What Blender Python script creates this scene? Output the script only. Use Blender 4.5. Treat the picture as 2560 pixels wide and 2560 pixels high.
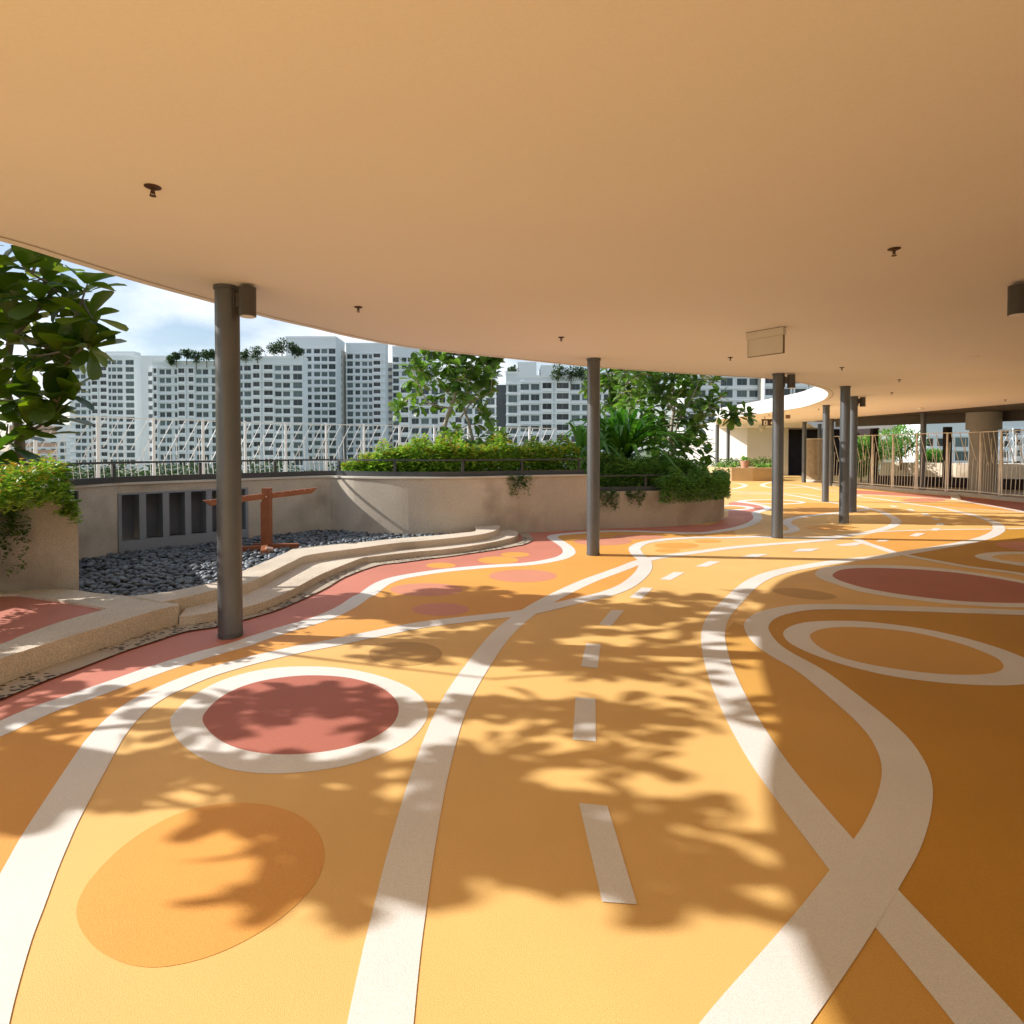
import bpy, bmesh, math, random
from mathutils import Vector, Matrix, Euler
from mathutils.geometry import tessellate_polygon

for o in list(bpy.data.objects):
    bpy.data.objects.remove(o)
R = math.radians
scene = bpy.context.scene
COL = scene.collection
random.seed(7)

# ------------------------------------------------------------------ camera
W = 1932.0                     # picture units used for all measured points
F = 1120.0
PITCH = R(1.2)
EYE = 1.6
SHIFT = (849 - 966 + F * math.tan(PITCH)) / W
cam = bpy.data.cameras.new('camera')
cam.sensor_width = 36
cam.lens = 36 * F / W
cam.shift_y = SHIFT
cam.clip_start = 0.05
cam.clip_end = 6000
camo = bpy.data.objects.new('camera', cam)
COL.objects.link(camo)
camo.location = (0, 0, EYE)
camo.rotation_euler = (R(90) - PITCH, 0, 0)
scene.camera = camo

# ------------------------------------------------------------------ sky and sun
SUN_EL = R(31.0)
SUN_AZ = math.atan2(-1.0, 0.11)      # compass angle from +Y towards +X (negative = left)
wd = bpy.data.worlds.new('World')
scene.world = wd
wd.use_nodes = True
nt = wd.node_tree
nt.nodes.clear()
wo = nt.nodes.new('ShaderNodeOutputWorld')
bg = nt.nodes.new('ShaderNodeBackground')
sky = nt.nodes.new('ShaderNodeTexSky')
sky.sky_type = 'NISHITA'
sky.sun_disc = False
sky.sun_elevation = SUN_EL
sky.sun_rotation = SUN_AZ
sky.air_density = 1.0
sky.dust_density = 1.2
sky.ozone_density = 1.0
tc = nt.nodes.new('ShaderNodeTexCoord')
mp = nt.nodes.new('ShaderNodeMapping')
mp.inputs['Scale'].default_value = (1, 1, 2.1)
mp.inputs['Location'].default_value = (0.35, 0.1, 0.2)
nz = nt.nodes.new('ShaderNodeTexNoise')
nz.inputs['Scale'].default_value = 4.2
nz.inputs['Detail'].default_value = 7
nz.inputs['Roughness'].default_value = 0.55
rp = nt.nodes.new('ShaderNodeValToRGB')
rp.color_ramp.elements[0].position = 0.42
rp.color_ramp.elements[0].color = (0, 0, 0, 1)
rp.color_ramp.elements[1].position = 0.68
rp.color_ramp.elements[1].color = (0.92, 0.92, 0.92, 1)
mx = nt.nodes.new('ShaderNodeMixRGB')
mx.inputs['Color2'].default_value = (8.6, 8.95, 9.5, 1)
nt.links.new(tc.outputs['Generated'], mp.inputs['Vector'])
nt.links.new(mp.outputs['Vector'], nz.inputs['Vector'])
nt.links.new(nz.outputs['Fac'], rp.inputs['Fac'])
nt.links.new(rp.outputs['Color'], mx.inputs['Fac'])
nt.links.new(sky.outputs['Color'], mx.inputs['Color1'])
nt.links.new(mx.outputs['Color'], bg.inputs['Color'])
bg.inputs['Strength'].default_value = 0.105
nt.links.new(bg.outputs['Background'], wo.inputs['Surface'])

sd = bpy.data.lights.new('sun', 'SUN')
sd.energy = 4.6
sd.angle = R(0.5)
sd.color = (1.0, 0.95, 0.89)
so = bpy.data.objects.new('sun', sd)
COL.objects.link(so)
to_sun = Vector((math.sin(SUN_AZ) * math.cos(SUN_EL), math.cos(SUN_AZ) * math.cos(SUN_EL), math.sin(SUN_EL)))
so.rotation_euler = to_sun.to_track_quat('Z', 'Y').to_euler()
so.location = to_sun * 60

scene.view_settings.view_transform = 'Standard'
scene.view_settings.look = 'None'
scene.view_settings.exposure = 0.46
scene.view_settings.gamma = 1
scene.cycles.max_bounces = 8
scene.cycles.diffuse_bounces = 5
scene.cycles.transparent_max_bounces = 8
scene.cycles.use_denoising = True
scene.cycles.sample_clamp_indirect = 8

# ------------------------------------------------------------------ measuring helpers
UP = Vector((0, math.sin(PITCH), math.cos(PITCH)))
FW = Vector((0, math.cos(PITCH), -math.sin(PITCH)))
def ray(x, y):
    return Vector((1, 0, 0)) * ((x - 966) / F) + UP * ((966 - y + W * SHIFT) / F) + FW
def G(x, y, z=0.0):                      # where the sight line through x, y meets height z
    d = ray(x, y)
    t = (z - EYE) / d.z
    return Vector((d.x * t, d.y * t, z))
def PD(x, y, D):                         # the point on that sight line at distance D
    d = ray(x, y)
    return Vector((0, 0, EYE)) + d * (D / d.y)
K = W / 2560
def crop(x0, y0, w):                     # measured in an enlarged view
    s = w * K / 1932
    return lambda pts: [(x0 * K + s * a, y0 * K + s * b) for a, b in pts]
cA = crop(0, 1400, 1280); cB = crop(1280, 1300, 1280); cC = crop(1280, 1180, 1280)
cD = crop(1240, 1280, 520); cE = crop(1760, 1180, 400); cF = crop(2080, 1200, 480)
cG = crop(1700, 1360, 860); cH = crop(900, 1320, 400); cI = crop(0, 1600, 640)
cJ = crop(560, 1200, 740); c7 = crop(0, 1080, 640)

def cr(P, n=8, closed=False):            # smooth curve through points
    P = [Vector(p) for p in P]
    out = []
    N = len(P)
    for i in range(N if closed else N - 1):
        p1, p2 = P[i], P[(i + 1) % N]
        p0 = P[(i - 1) % N] if (closed or i > 0) else p1 * 2 - p2
        p3 = P[(i + 2) % N] if (closed or i + 2 < N) else p2 * 2 - p1
        for k in range(n):
            t = k / n
            out.append(0.5 * ((2 * p1) + (p2 - p0) * t + (2 * p0 - 5 * p1 + 4 * p2 - p3) * t * t + (3 * p1 - p0 - 3 * p2 + p3) * t ** 3))
    if not closed:
        out.append(P[-1])
    return out

# ------------------------------------------------------------------ materials
def mat(name, col, rough=0.6, var=0.12, scale=3.0, fine=0.0, fscale=120.0, bump=0.0, bscale=60.0, metal=0.0, spec=0.5, dark=None, dscale=1.2, dlo=0.55, dhi=0.75):
    m = bpy.data.materials.new(name)
    m.use_nodes = True
    t = m.node_tree
    b = t.nodes['Principled BSDF']
    b.inputs['Roughness'].default_value = rough
    b.inputs['Metallic'].default_value = metal
    b.inputs['Specular IOR Level'].default_value = spec
    co = t.nodes.new('ShaderNodeTexCoord')
    def noise(sc, det=4):
        n = t.nodes.new('ShaderNodeTexNoise')
        n.inputs['Scale'].default_value = sc
        n.inputs['Detail'].default_value = det
        t.links.new(co.outputs['Object'], n.inputs['Vector'])
        return n
    def mul(src, nfac, amt, lo=0.3, hi=0.7):
        mr = t.nodes.new('ShaderNodeMapRange')
        mr.inputs['From Min'].default_value = lo
        mr.inputs['From Max'].default_value = hi
        mr.inputs['To Min'].default_value = 1 - amt
        mr.inputs['To Max'].default_value = 1 + amt
        t.links.new(nfac, mr.inputs['Value'])
        v = t.nodes.new('ShaderNodeVectorMath')
        v.operation = 'SCALE'
        t.links.new(src, v.inputs[0])
        t.links.new(mr.outputs['Result'], v.inputs['Scale'])
        return v.outputs['Vector']
    rgb = t.nodes.new('ShaderNodeRGB')
    rgb.outputs[0].default_value = (*col, 1)
    cur = rgb.outputs[0]
    if var:
        cur = mul(cur, noise(scale).outputs['Fac'], var)
    if fine:
        cur = mul(cur, noise(fscale, 2).outputs['Fac'], fine)
    if dark:
        dn = noise(dscale, 8)
        dr = t.nodes.new('ShaderNodeMapRange')
        dr.inputs['From Min'].default_value = dlo
        dr.inputs['From Max'].default_value = dhi
        t.links.new(dn.outputs['Fac'], dr.inputs['Value'])
        mm = t.nodes.new('ShaderNodeMixRGB')
        mm.inputs['Color2'].default_value = (*dark, 1)
        t.links.new(dr.outputs['Result'], mm.inputs['Fac'])
        t.links.new(cur, mm.inputs['Color1'])
        cur = mm.outputs['Color']
    t.links.new(cur, b.inputs['Base Color'])
    if bump:
        bn = t.nodes.new('ShaderNodeBump')
        bn.inputs['Strength'].default_value = bump
        bn.inputs['Distance'].default_value = 0.01
        t.links.new(noise(bscale, 5).outputs['Fac'], bn.inputs['Height'])
        t.links.new(bn.outputs['Normal'], b.inputs['Normal'])
    return m

def leafmat(name, c1, c2, trans=0.35, rough=0.4, tcol=None):
    m = bpy.data.materials.new(name)
    m.use_nodes = True
    t = m.node_tree
    b = t.nodes['Principled BSDF']
    out = t.nodes['Material Output']
    b.inputs['Roughness'].default_value = rough
    g = t.nodes.new('ShaderNodeNewGeometry')
    r = t.nodes.new('ShaderNodeValToRGB')
    r.color_ramp.elements[0].color = (*c1, 1)
    r.color_ramp.elements[1].color = (*c2, 1)
    t.links.new(g.outputs['Random Per Island'], r.inputs['Fac'])
    t.links.new(r.outputs['Color'], b.inputs['Base Color'])
    tr = t.nodes.new('ShaderNodeBsdfTranslucent')
    sc = t.nodes.new('ShaderNodeVectorMath')
    sc.operation = 'MULTIPLY'
    sc.inputs[1].default_value = tcol or (1.6, 2.0, 0.8)
    t.links.new(r.outputs['Color'], sc.inputs[0])
    t.links.new(sc.outputs['Vector'], tr.inputs['Color'])
    ms = t.nodes.new('ShaderNodeMixShader')
    ms.inputs['Fac'].default_value = trans
    t.links.new(b.outputs['BSDF'], ms.inputs[1])
    t.links.new(tr.outputs['BSDF'], ms.inputs[2])
    t.links.new(ms.outputs['Shader'], out.inputs['Surface'])
    return m

M = {}
M['yellow'] = mat('paint_yellow', (0.79, 0.505, 0.175), 0.62, 0.07, 0.9, 0.10, 230, 0.18, 260, dark=(0.435, 0.278, 0.096), dscale=0.7, dlo=0.60, dhi=1.25)
M['orange'] = mat('paint_orange', (0.74, 0.37, 0.08), 0.62, 0.07, 0.9, 0.10, 230, 0.18, 260, dark=(0.424, 0.215, 0.058), dscale=0.7, dlo=0.60, dhi=1.25)
M['deep'] = mat('paint_deep_orange', (0.56, 0.285, 0.028), 0.62, 0.07, 0.9, 0.10, 230, 0.18, 260, dark=(0.308, 0.157, 0.015), dscale=0.7, dlo=0.60, dhi=1.25)
M['amber'] = mat('paint_amber', (0.67, 0.375, 0.085), 0.62, 0.07, 0.9, 0.10, 230, 0.18, 260)
M['ochre'] = mat('paint_ochre', (0.55, 0.33, 0.1), 0.62, 0.07, 0.9, 0.10, 230, 0.18, 260, dark=(0.303, 0.182, 0.055), dscale=0.7, dlo=0.60, dhi=1.25)
M['red'] = mat('paint_red', (0.6, 0.22, 0.155), 0.62, 0.07, 0.9, 0.10, 230, 0.18, 260, dark=(0.330, 0.121, 0.085), dscale=0.7, dlo=0.60, dhi=1.25)
M['maroon'] = mat('paint_maroon', (0.44, 0.145, 0.1), 0.62, 0.07, 0.9, 0.10, 230, 0.18, 260, dark=(0.242, 0.080, 0.055), dscale=0.7, dlo=0.60, dhi=1.25)
M['pink'] = mat('paint_pink', (0.66, 0.28, 0.18), 0.62, 0.07, 0.9, 0.10, 230, 0.18, 260, dark=(0.363, 0.154, 0.099), dscale=0.7, dlo=0.60, dhi=1.25)
M['white'] = mat('paint_white', (0.76, 0.75, 0.72), 0.62, 0.07, 0.9, 0.10, 230, 0.18, 260, dark=(0.440, 0.432, 0.410), dscale=0.7, dlo=0.60, dhi=1.25)
M['soffit'] = mat('soffit_paint', (0.84, 0.805, 0.79), 0.85, 0.03, 0.35, 0.02, 90, 0.05, 150)
M['fascia'] = mat('fascia_white', (0.62, 0.62, 0.62), 0.6, 0.02, 1.0)
M['column'] = mat('column_paint', (0.145, 0.152, 0.16), 0.40, 0.08, 2.5, 0.04, 80, metal=0.65)
M['lamp'] = mat('lamp_metal', (0.075, 0.07, 0.065), 0.45, 0.1, 8)
M['rail'] = mat('rail_metal', (0.05, 0.053, 0.056), 0.4, 0.1, 6)
M['stone'] = mat('washed_stone', (0.66, 0.57, 0.45), 0.85, 0.08, 2.0, 0.32, 120, 0.5, 130, dark=(0.32, 0.26, 0.19), dscale=0.9, dlo=0.56, dhi=0.8)
M['wall'] = mat('rendered_wall', (0.54, 0.475, 0.385), 0.9, 0.13, 0.9, 0.22, 110, 0.4, 120, dark=(0.27, 0.215, 0.16), dscale=1.1, dlo=0.52, dhi=0.78)
M['coping'] = mat('coping_pale', (0.62, 0.57, 0.48), 0.8, 0.08, 2.0, 0.1, 120)
M['grey'] = mat('grey_paint', (0.27, 0.29, 0.32), 0.7, 0.06, 3)
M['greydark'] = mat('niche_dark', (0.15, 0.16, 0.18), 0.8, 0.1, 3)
M['pebble'] = None
M['soil'] = mat('soil', (0.05, 0.035, 0.02), 0.95, 0.3, 12, 0.3, 60, 0.6, 40)
M['wood'] = mat('stained_timber', (0.30, 0.10, 0.038), 0.55, 0.15, 6, 0.1, 60)
M['peg'] = mat('peg_pale', (0.75, 0.50, 0.38), 0.5, 0.05, 6)
M['bark'] = mat('bark', (0.20, 0.16, 0.11), 0.9, 0.25, 12, 0.2, 60, 0.6, 40)
M['bark_pale'] = mat('bark_pale', (0.38, 0.34, 0.28), 0.9, 0.25, 14, 0.2, 60, 0.6, 40)
M['fencewhite'] = mat('fence_white', (0.72, 0.76, 0.80), 0.45, 0.05, 3)
M['fencetan'] = mat('fence_tan', (0.64, 0.60, 0.51), 0.5, 0.10, 5)
M['whitewall'] = mat('white_plaster', (0.72, 0.72, 0.72), 0.85, 0.03, 1.0)
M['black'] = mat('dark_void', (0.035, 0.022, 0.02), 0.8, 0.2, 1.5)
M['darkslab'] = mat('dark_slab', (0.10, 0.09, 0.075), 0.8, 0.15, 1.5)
M['concrete'] = mat('concrete', (0.42, 0.40, 0.35), 0.85, 0.10, 1.5, 0.06, 60, 0.2, 60)
M['concretedark'] = mat('concrete_dark', (0.16, 0.15, 0.14), 0.9, 0.15, 1.5)
M['bldg'] = mat('tower_paint', (0.76, 0.80, 0.82), 0.8, 0.04, 0.05)
M['bldgw'] = mat('tower_white', (0.86, 0.88, 0.89), 0.8, 0.03, 0.05)
M['bldgt'] = mat('tower_beige', (0.50, 0.48, 0.43), 0.8, 0.06, 0.2)
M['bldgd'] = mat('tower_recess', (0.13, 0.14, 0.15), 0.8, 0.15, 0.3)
M['orangeband'] = mat('band_terracotta', (0.55, 0.34, 0.24), 0.8, 0.05, 0.2)
M['bronze'] = mat('sprinkler_bronze', (0.08, 0.04, 0.025), 0.45, 0.1, 30, metal=0.4)
M['signface'] = mat('sign_panel', (0.74, 0.69, 0.58), 0.5, 0.03, 6)
M['signdark'] = mat('sign_dark', (0.05, 0.03, 0.025), 0.5, 0.1, 6)
M['signwhite'] = mat('sign_white', (0.85, 0.85, 0.85), 0.5, 0.0)
M['signedge'] = mat('sign_edge', (0.20, 0.13, 0.07), 0.5, 0.05, 6)
M['ground'] = mat('city_ground', (0.16, 0.19, 0.12), 0.95, 0.3, 0.02)
M['slatwood'] = mat('slat_wood', (0.50, 0.40, 0.27), 0.65, 0.15, 5, 0.1, 60)
M['planterochre'] = mat('ochre_planter', (0.50, 0.36, 0.20), 0.85, 0.1, 1.2, 0.12, 90, 0.2, 90)
M['terracotta'] = mat('terracotta_pot', (0.48, 0.26, 0.18), 0.8, 0.1, 6)
# window glass: each storey a little different
def glassmat(name, c1, c2, r):
    m = leafmat(name, c1, c2, 0.0, r)
    n = m.node_tree
    g = n.nodes['Geometry'] if 'Geometry' in n.nodes else None
    oi = n.nodes.new('ShaderNodeObjectInfo')
    ad = n.nodes.new('ShaderNodeMath'); ad.operation = 'ADD'
    fr = n.nodes.new('ShaderNodeMath'); fr.operation = 'FRACT'
    n.links.new(oi.outputs['Random'], ad.inputs[0])
    for nd in n.nodes:
        if nd.type == 'NEW_GEOMETRY':
            n.links.new(nd.outputs['Random Per Island'], ad.inputs[1])
    n.links.new(ad.outputs[0], fr.inputs[0])
    for nd in n.nodes:
        if nd.type == 'VALTORGB':
            n.links.new(fr.outputs[0], nd.inputs['Fac'])
    return m
M['glass'] = glassmat('window_glass', (0.015, 0.025, 0.03), (0.12, 0.165, 0.165), 0.2)
M['mullion'] = mat('window_frame', (0.22, 0.23, 0.24), 0.5, 0.0)
M['balc'] = glassmat('balcony_shade', (0.03, 0.032, 0.035), (0.10, 0.10, 0.10), 0.5)  # flat dark panel colour, painted as the shade inside a balcony
M['leaf_big'] = leafmat('broad_leaf', (0.03, 0.065, 0.010), (0.13, 0.165, 0.015), 0.42, 0.34, (2.0, 2.4, 0.5))
M['leaf_mid'] = leafmat('rosette_leaf', (0.045, 0.10, 0.025), (0.17, 0.28, 0.055), 0.34, 0.33)
M['leaf_strap'] = leafmat('strap_leaf', (0.022, 0.095, 0.012), (0.11, 0.26, 0.035), 0.30, 0.35)
M['leaf_green'] = leafmat('shrub_leaf', (0.07, 0.17, 0.045), (0.32, 0.50, 0.17), 0.40, 0.33)
M['leaf_lime'] = leafmat('lime_leaf', (0.09, 0.20, 0.03), (0.42, 0.55, 0.09), 0.35, 0.42)
M['leaf_dark'] = leafmat('creeper_leaf', (0.04, 0.10, 0.025), (0.17, 0.28, 0.06), 0.3, 0.35)
M['flower'] = leafmat('small_flower', (0.85, 0.45, 0.06), (0.90, 0.78, 0.14), 0.2, 0.6, (1, 1, 1))
M['leaf_far'] = leafmat('far_leaf', (0.03, 0.06, 0.025), (0.10, 0.15, 0.06), 0.15, 0.7)

def pebblemat():
    m = leafmat('river_pebble', (0.055, 0.07, 0.085), (0.19, 0.22, 0.245), 0.0, 0.5)
    t = m.node_tree
    return m
M['pebble'] = pebblemat()

def drainmat():
    m = mat('perforated_stone', (0.47, 0.40, 0.30), 0.85, 0.08, 2, 0.2, 150)
    t = m.node_tree
    b = t.nodes['Principled BSDF']
    src = b.inputs['Base Color'].links[0].from_socket
    co = t.nodes.new('ShaderNodeTexCoord')
    mpn = t.nodes.new('ShaderNodeMapping')
    mpn.inputs['Scale'].default_value = (1.0, 1.6, 0)
    mpn.inputs['Rotation'].default_value = (0, 0, R(40))
    v = t.nodes.new('ShaderNodeTexVoronoi')
    v.inputs['Scale'].default_value = 19
    v.inputs['Randomness'].default_value = 0.7
    r = t.nodes.new('ShaderNodeValToRGB')
    r.color_ramp.interpolation = 'LINEAR'
    r.color_ramp.elements[0].position = 0.42
    r.color_ramp.elements[0].color = (1, 1, 1, 1)
    r.color_ramp.elements[1].position = 0.49
    r.color_ramp.elements[1].color = (0, 0, 0, 1)
    mmx = t.nodes.new('ShaderNodeMixRGB')
    mmx.inputs['Color2'].default_value = (0.05, 0.04, 0.03, 1)
    t.links.new(co.outputs['Object'], mpn.inputs['Vector'])
    t.links.new(mpn.outputs['Vector'], v.inputs['Vector'])
    t.links.new(v.outputs['Distance'], r.inputs['Fac'])
    t.links.new(r.outputs['Color'], mmx.inputs['Fac'])
    t.links.new(src, mmx.inputs['Color1'])
    t.links.new(mmx.outputs['Color'], b.inputs['Base Color'])
    return m
M['drain'] = drainmat()
M['drainplain'] = mat('drain_frame_stone', (0.47, 0.40, 0.30), 0.85, 0.08, 2, 0.2, 150)

# ------------------------------------------------------------------ mesh builder
class MB:
    def __init__(s):
        s.v = []; s.f = []; s.m = []; s.sm = []
    def add(s, vs, fs, mi=0, smooth=False):
        b = len(s.v)
        s.v += [tuple(p) for p in vs]
        for f in fs:
            s.f.append([b + i for i in f]); s.m.append(mi); s.sm.append(smooth)
    def box(s, c, d, rot=None, mi=0):
        hx, hy, hz = d[0] / 2, d[1] / 2, d[2] / 2
        vs = [Vector((x, y, z)) for x in (-hx, hx) for y in (-hy, hy) for z in (-hz, hz)]
        if rot is not None:
            mt = rot if isinstance(rot, Matrix) else Euler(rot).to_matrix()
            vs = [mt @ v for v in vs]
        vs = [v + Vector(c) for v in vs]
        s.add(vs, [(0, 1, 3, 2), (4, 6, 7, 5), (0, 4, 5, 1), (2, 3, 7, 6), (0, 2, 6, 4), (1, 5, 7, 3)], mi)
    def bar(s, a, b, w, h, mi=0):            # rectangular bar between two points
        a, b = Vector(a), Vector(b)
        d = b - a
        L = d.length
        q = d.to_track_quat('X', 'Z').to_matrix()
        s.box((a + b) / 2, (L, w, h), q, mi)
    def cyl(s, a, b, r0, r1=None, n=12, mi=0, caps=True, smooth=True):
        r1 = r0 if r1 is None else r1
        a, b = Vector(a), Vector(b)
        q = (b - a).to_track_quat('Z', 'Y').to_matrix()
        vs = []
        for p, r in ((a, r0), (b, r1)):
            for k in range(n):
                t = 2 * math.pi * k / n
                vs.append(p + q @ Vector((r * math.cos(t), r * math.sin(t), 0)))
        s.add(vs, [(k, (k + 1) % n, n + (k + 1) % n, n + k) for k in range(n)], mi, smooth)
        if caps:
            s.add(vs, [tuple(range(n))[::-1], tuple(range(n, 2 * n))], mi)
    def tube(s, pts, rads, n=8, mi=0):
        pts = [Vector(p) for p in pts]
        vs = []
        prev = None
        for i, p in enumerate(pts):
            d = (pts[min(i + 1, len(pts) - 1)] - pts[max(i - 1, 0)]).normalized()
            x = (prev if prev is not None else Vector((1, 0.13, 0.2)))
            x = (x - d * x.dot(d)).normalized()
            prev = x
            y = d.cross(x)
            for k in range(n):
                t = 2 * math.pi * k / n
                vs.append(p + (x * math.cos(t) + y * math.sin(t)) * rads[i])
        fs = []
        for i in range(len(pts) - 1):
            for k in range(n):
                fs.append((i * n + k, i * n + (k + 1) % n, (i + 1) * n + (k + 1) % n, (i + 1) * n + k))
        s.add(vs, fs, mi, True)
        L = len(pts) - 1
        s.add(vs, [tuple(range(n))[::-1], tuple(L * n + k for k in range(n))], mi)
    def sheet(s, pts, z=None, mi=0, flip=False):
        P = [Vector((p[0], p[1], p[2] if z is None else z)) for p in pts]
        tri = tessellate_polygon([[Vector((p.x, p.y, 0)) for p in P]])
        fs = []
        for t in tri:
            a, b, c = (P[i] for i in t)
            up = (b - a).cross(c - a).z > 0
            t = tuple(t)
            fs.append(t if up != flip else t[::-1])
        s.add(P, fs, mi)
    def prism(s, pts, z0, z1, mi=0, mtop=None, bottom=True):
        pts = [Vector((p[0], p[1], 0)) for p in pts]
        s.sheet(pts, z1, mi if mtop is None else mtop)
        if bottom:
            s.sheet(pts, z0, mi, True)
        n = len(pts)
        area = sum(pts[i].x * pts[(i + 1) % n].y - pts[(i + 1) % n].x * pts[i].y for i in range(n))
        vs = [(p.x, p.y, z0) for p in pts] + [(p.x, p.y, z1) for p in pts]
        fs = []
        for i in range(n):
            j = (i + 1) % n
            f = (i, j, n + j, n + i)
            fs.append(f if area > 0 else f[::-1])
        s.add(vs, fs, mi)
    def wallstrip(s, pts, th, z0, z1, mi=0, z1b=None):       # wall of thickness th along a polyline, th to the left side
        a = [Vector((p[0], p[1])) for p in pts]
        off = offset(a, th)
        s.prism([(p.x, p.y) for p in a] + [(p.x, p.y) for p in reversed(off)], z0, z1, mi)
    def leaf(s, base, mt, L, Wd, fold=0.22, droop=0.25, mi=0, obo=True):
        st = ((0.0, 0.05), (0.22, 0.26), (0.48, 0.42), (0.74, 0.5), (0.93, 0.34), (1.0, 0.06)) if obo else \
             ((0.0, 0.12), (0.3, 0.42), (0.6, 0.5), (0.85, 0.3), (1.0, 0.03))
        vs = []
        for t, w in st:
            z = -droop * L * t * t
            hw = w * Wd
            for sgn in (-1, 0, 1):
                vs.append(Vector((t * L, sgn * hw, z + abs(sgn) * hw * fold)))
        vs = [base + mt @ v for v in vs]
        fs = []
        for i in range(len(st) - 1):
            for k in (0, 1):
                fs.append((i * 3 + k, (i + 1) * 3 + k, (i + 1) * 3 + k + 1, i * 3 + k + 1))
        s.add(vs, fs, mi, True)
    def diamond(s, p, mt, L, Wd, mi=0):
        vs = [p, p + mt @ Vector((L * .5, -Wd / 2, L * .12)), p + mt @ Vector((L, 0, 0)), p + mt @ Vector((L * .5, Wd / 2, L * .12))]
        s.add(vs, [(0, 1, 2), (0, 2, 3)], mi)
    def build(s, name, mats, parent=None, loc=None):
        me = bpy.data.meshes.new(name)
        me.from_pydata(s.v, [], s.f)
        for m in (mats if isinstance(mats, (list, tuple)) else [mats]):
            me.materials.append(M[m] if isinstance(m, str) else m)
        me.polygons.foreach_set('material_index', s.m)
        me.polygons.foreach_set('use_smooth', s.sm)
        me.update()
        o = bpy.data.objects.new(name, me)
        COL.objects.link(o)
        if parent is not None:
            o.parent = parent
        if loc is not None:
            o.location = loc
        return o

def offset(a, th):
    out = []
    for i, p in enumerate(a):
        d = (a[min(i + 1, len(a) - 1)] - a[max(i - 1, 0)]).normalized()
        out.append(p + Vector((-d.y, d.x)) * th)
    return out
def tag(o, label=None, cat=None, group=None, kind=None):
    if label: o['label'] = label
    if cat: o['category'] = cat
    if group: o['group'] = group
    if kind: o['kind'] = kind
    return o
def thing(name, label, cat, loc=(0, 0, 0), rz=0, group=None):
    o = bpy.data.objects.new(name, None)
    COL.objects.link(o)
    o.location = loc
    o.rotation_euler = (0, 0, rz)
    o.empty_display_size = 0.2
    return tag(o, label, cat, group)
def rot_dir(d, roll=0):
    return d.to_track_quat('X', 'Z').to_matrix() @ Matrix.Rotation(roll, 3, 'X')

# ================================================================== GROUND AND FLOOR
g = MB(); g.sheet([(-3000, -300), (3000, -300), (3000, 5000), (-3000, 5000)], -6.0)
tag(g.build('ground', 'ground'), kind='structure')
fl = MB()
deck = [(-13, -9), (-13, 14.0), (-11, 15.6), (-7.4, 18.8), (-3.6, 20.9), (2, 23.5), (9, 29), (11, 45), (60, 45), (60, -9)]
fl.prism(deck, -0.5, 0.0)
floor = tag(fl.build('floor', 'yellow'), kind='structure')

LZ = [0]
def lz(layer):
    LZ[0] += 1
    return 0.0005 * layer + (LZ[0] % 20) * 0.00002
def area(name, pts, m, layer, smooth=False):
    b = MB()
    P = [G(x, y) for x, y in pts]
    b.sheet(P, lz(layer))
    return b.build(name, m, floor)
def blob(name, pts, m, layer, n=7):
    P = cr([(x, y, 0) for x, y in pts], n, True)
    return area(name, [(p.x, p.y) for p in P], m, layer)
def ell(name, cx, cy, rx, ry, m, layer, tilt=0.0):
    # ground ellipse fitted through four measured extremes
    return blob(name, [(cx + rx * math.cos(t) , cy + ry * math.sin(t) + tilt * rx * math.cos(t)) for t in [2 * math.pi * k / 16 for k in range(16)]], m, layer, 4)
def line(pts, w, layer=5, m='white', name='painted_line'):
    C = cr([(x, y, 0) for x, y in pts], 10)
    P = [G(p.x, p.y) for p in C]
    b = MB()
    vs = []
    zz_ = lz(layer)
    for i, p in enumerate(P):
        d = P[min(i + 1, len(P) - 1)] - P[max(i - 1, 0)]
        d.z = 0
        d.normalize()
        nrm = Vector((-d.y, d.x, 0)) * (w / 2)
        vs += [(p.x + nrm.x, p.y + nrm.y, zz_), (p.x - nrm.x, p.y - nrm.y, zz_)]
    b.add(vs, [(2 * i, 2 * i + 1, 2 * i + 3, 2 * i + 2) for i in range(len(P) - 1)])
    return b.build(name, m, floor)

L1 = [(-260, 1500), (-100, 1420)] + cI([(0, 673), (300, 537), (600, 432), (900, 325), (1200, 217), (1500, 122), (1800, 38)]) \
    + cJ([(200, 1040), (400, 975), (600, 917), (725, 867), (815, 820), (890, 768)]) + cH([(90, 800), (215, 705), (330, 645), (480, 600), (700, 560), (1000, 517), (1400, 477)]) \
    + cD([(0, 502), (250, 487), (400, 470), (520, 448), (610, 425), (665, 395), (680, 367), (660, 330), (610, 292), (555, 260), (525, 235), (560, 216), (700, 201), (840, 191), (965, 182), (1100, 178), (1300, 180), (1500, 187), (1700, 195)]) \
    + cE([(0, 737), (200, 712), (350, 687), (480, 655), (580, 615), (640, 575), (648, 535), (622, 500), (650, 482), (730, 460), (775, 437), (730, 412), (640, 392), (500, 372), (370, 360)])
line(L1, 0.20)
L2 = cA([(-180, 1980), (-117, 1751), (-30, 1500), (35, 1350), (100, 1200), (148, 1100), (208, 985)]) + cI([(735, 835), (830, 700), (925, 595), (1025, 510), (1150, 430), (1350, 337), (1550, 257), (1750, 196), (1932, 147)]) \
    + cJ([(480, 1108), (700, 1066), (1000, 1003), (1300, 945), (1600, 908), (1932, 870)]) + cD([(420, 905), (600, 862), (800, 815), (1015, 764), (1200, 692), (1325, 600), (1385, 515), (1370, 445), (1318, 400), (1287, 347), (1312, 315), (1385, 284), (1550, 259), (1700, 246), (1932, 236)]) \
    + cE([(200, 793), (400, 789), (650, 782), (900, 790), (1200, 795), (1500, 790), (1750, 770)])
line(L2, 0.19, 6)
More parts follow.
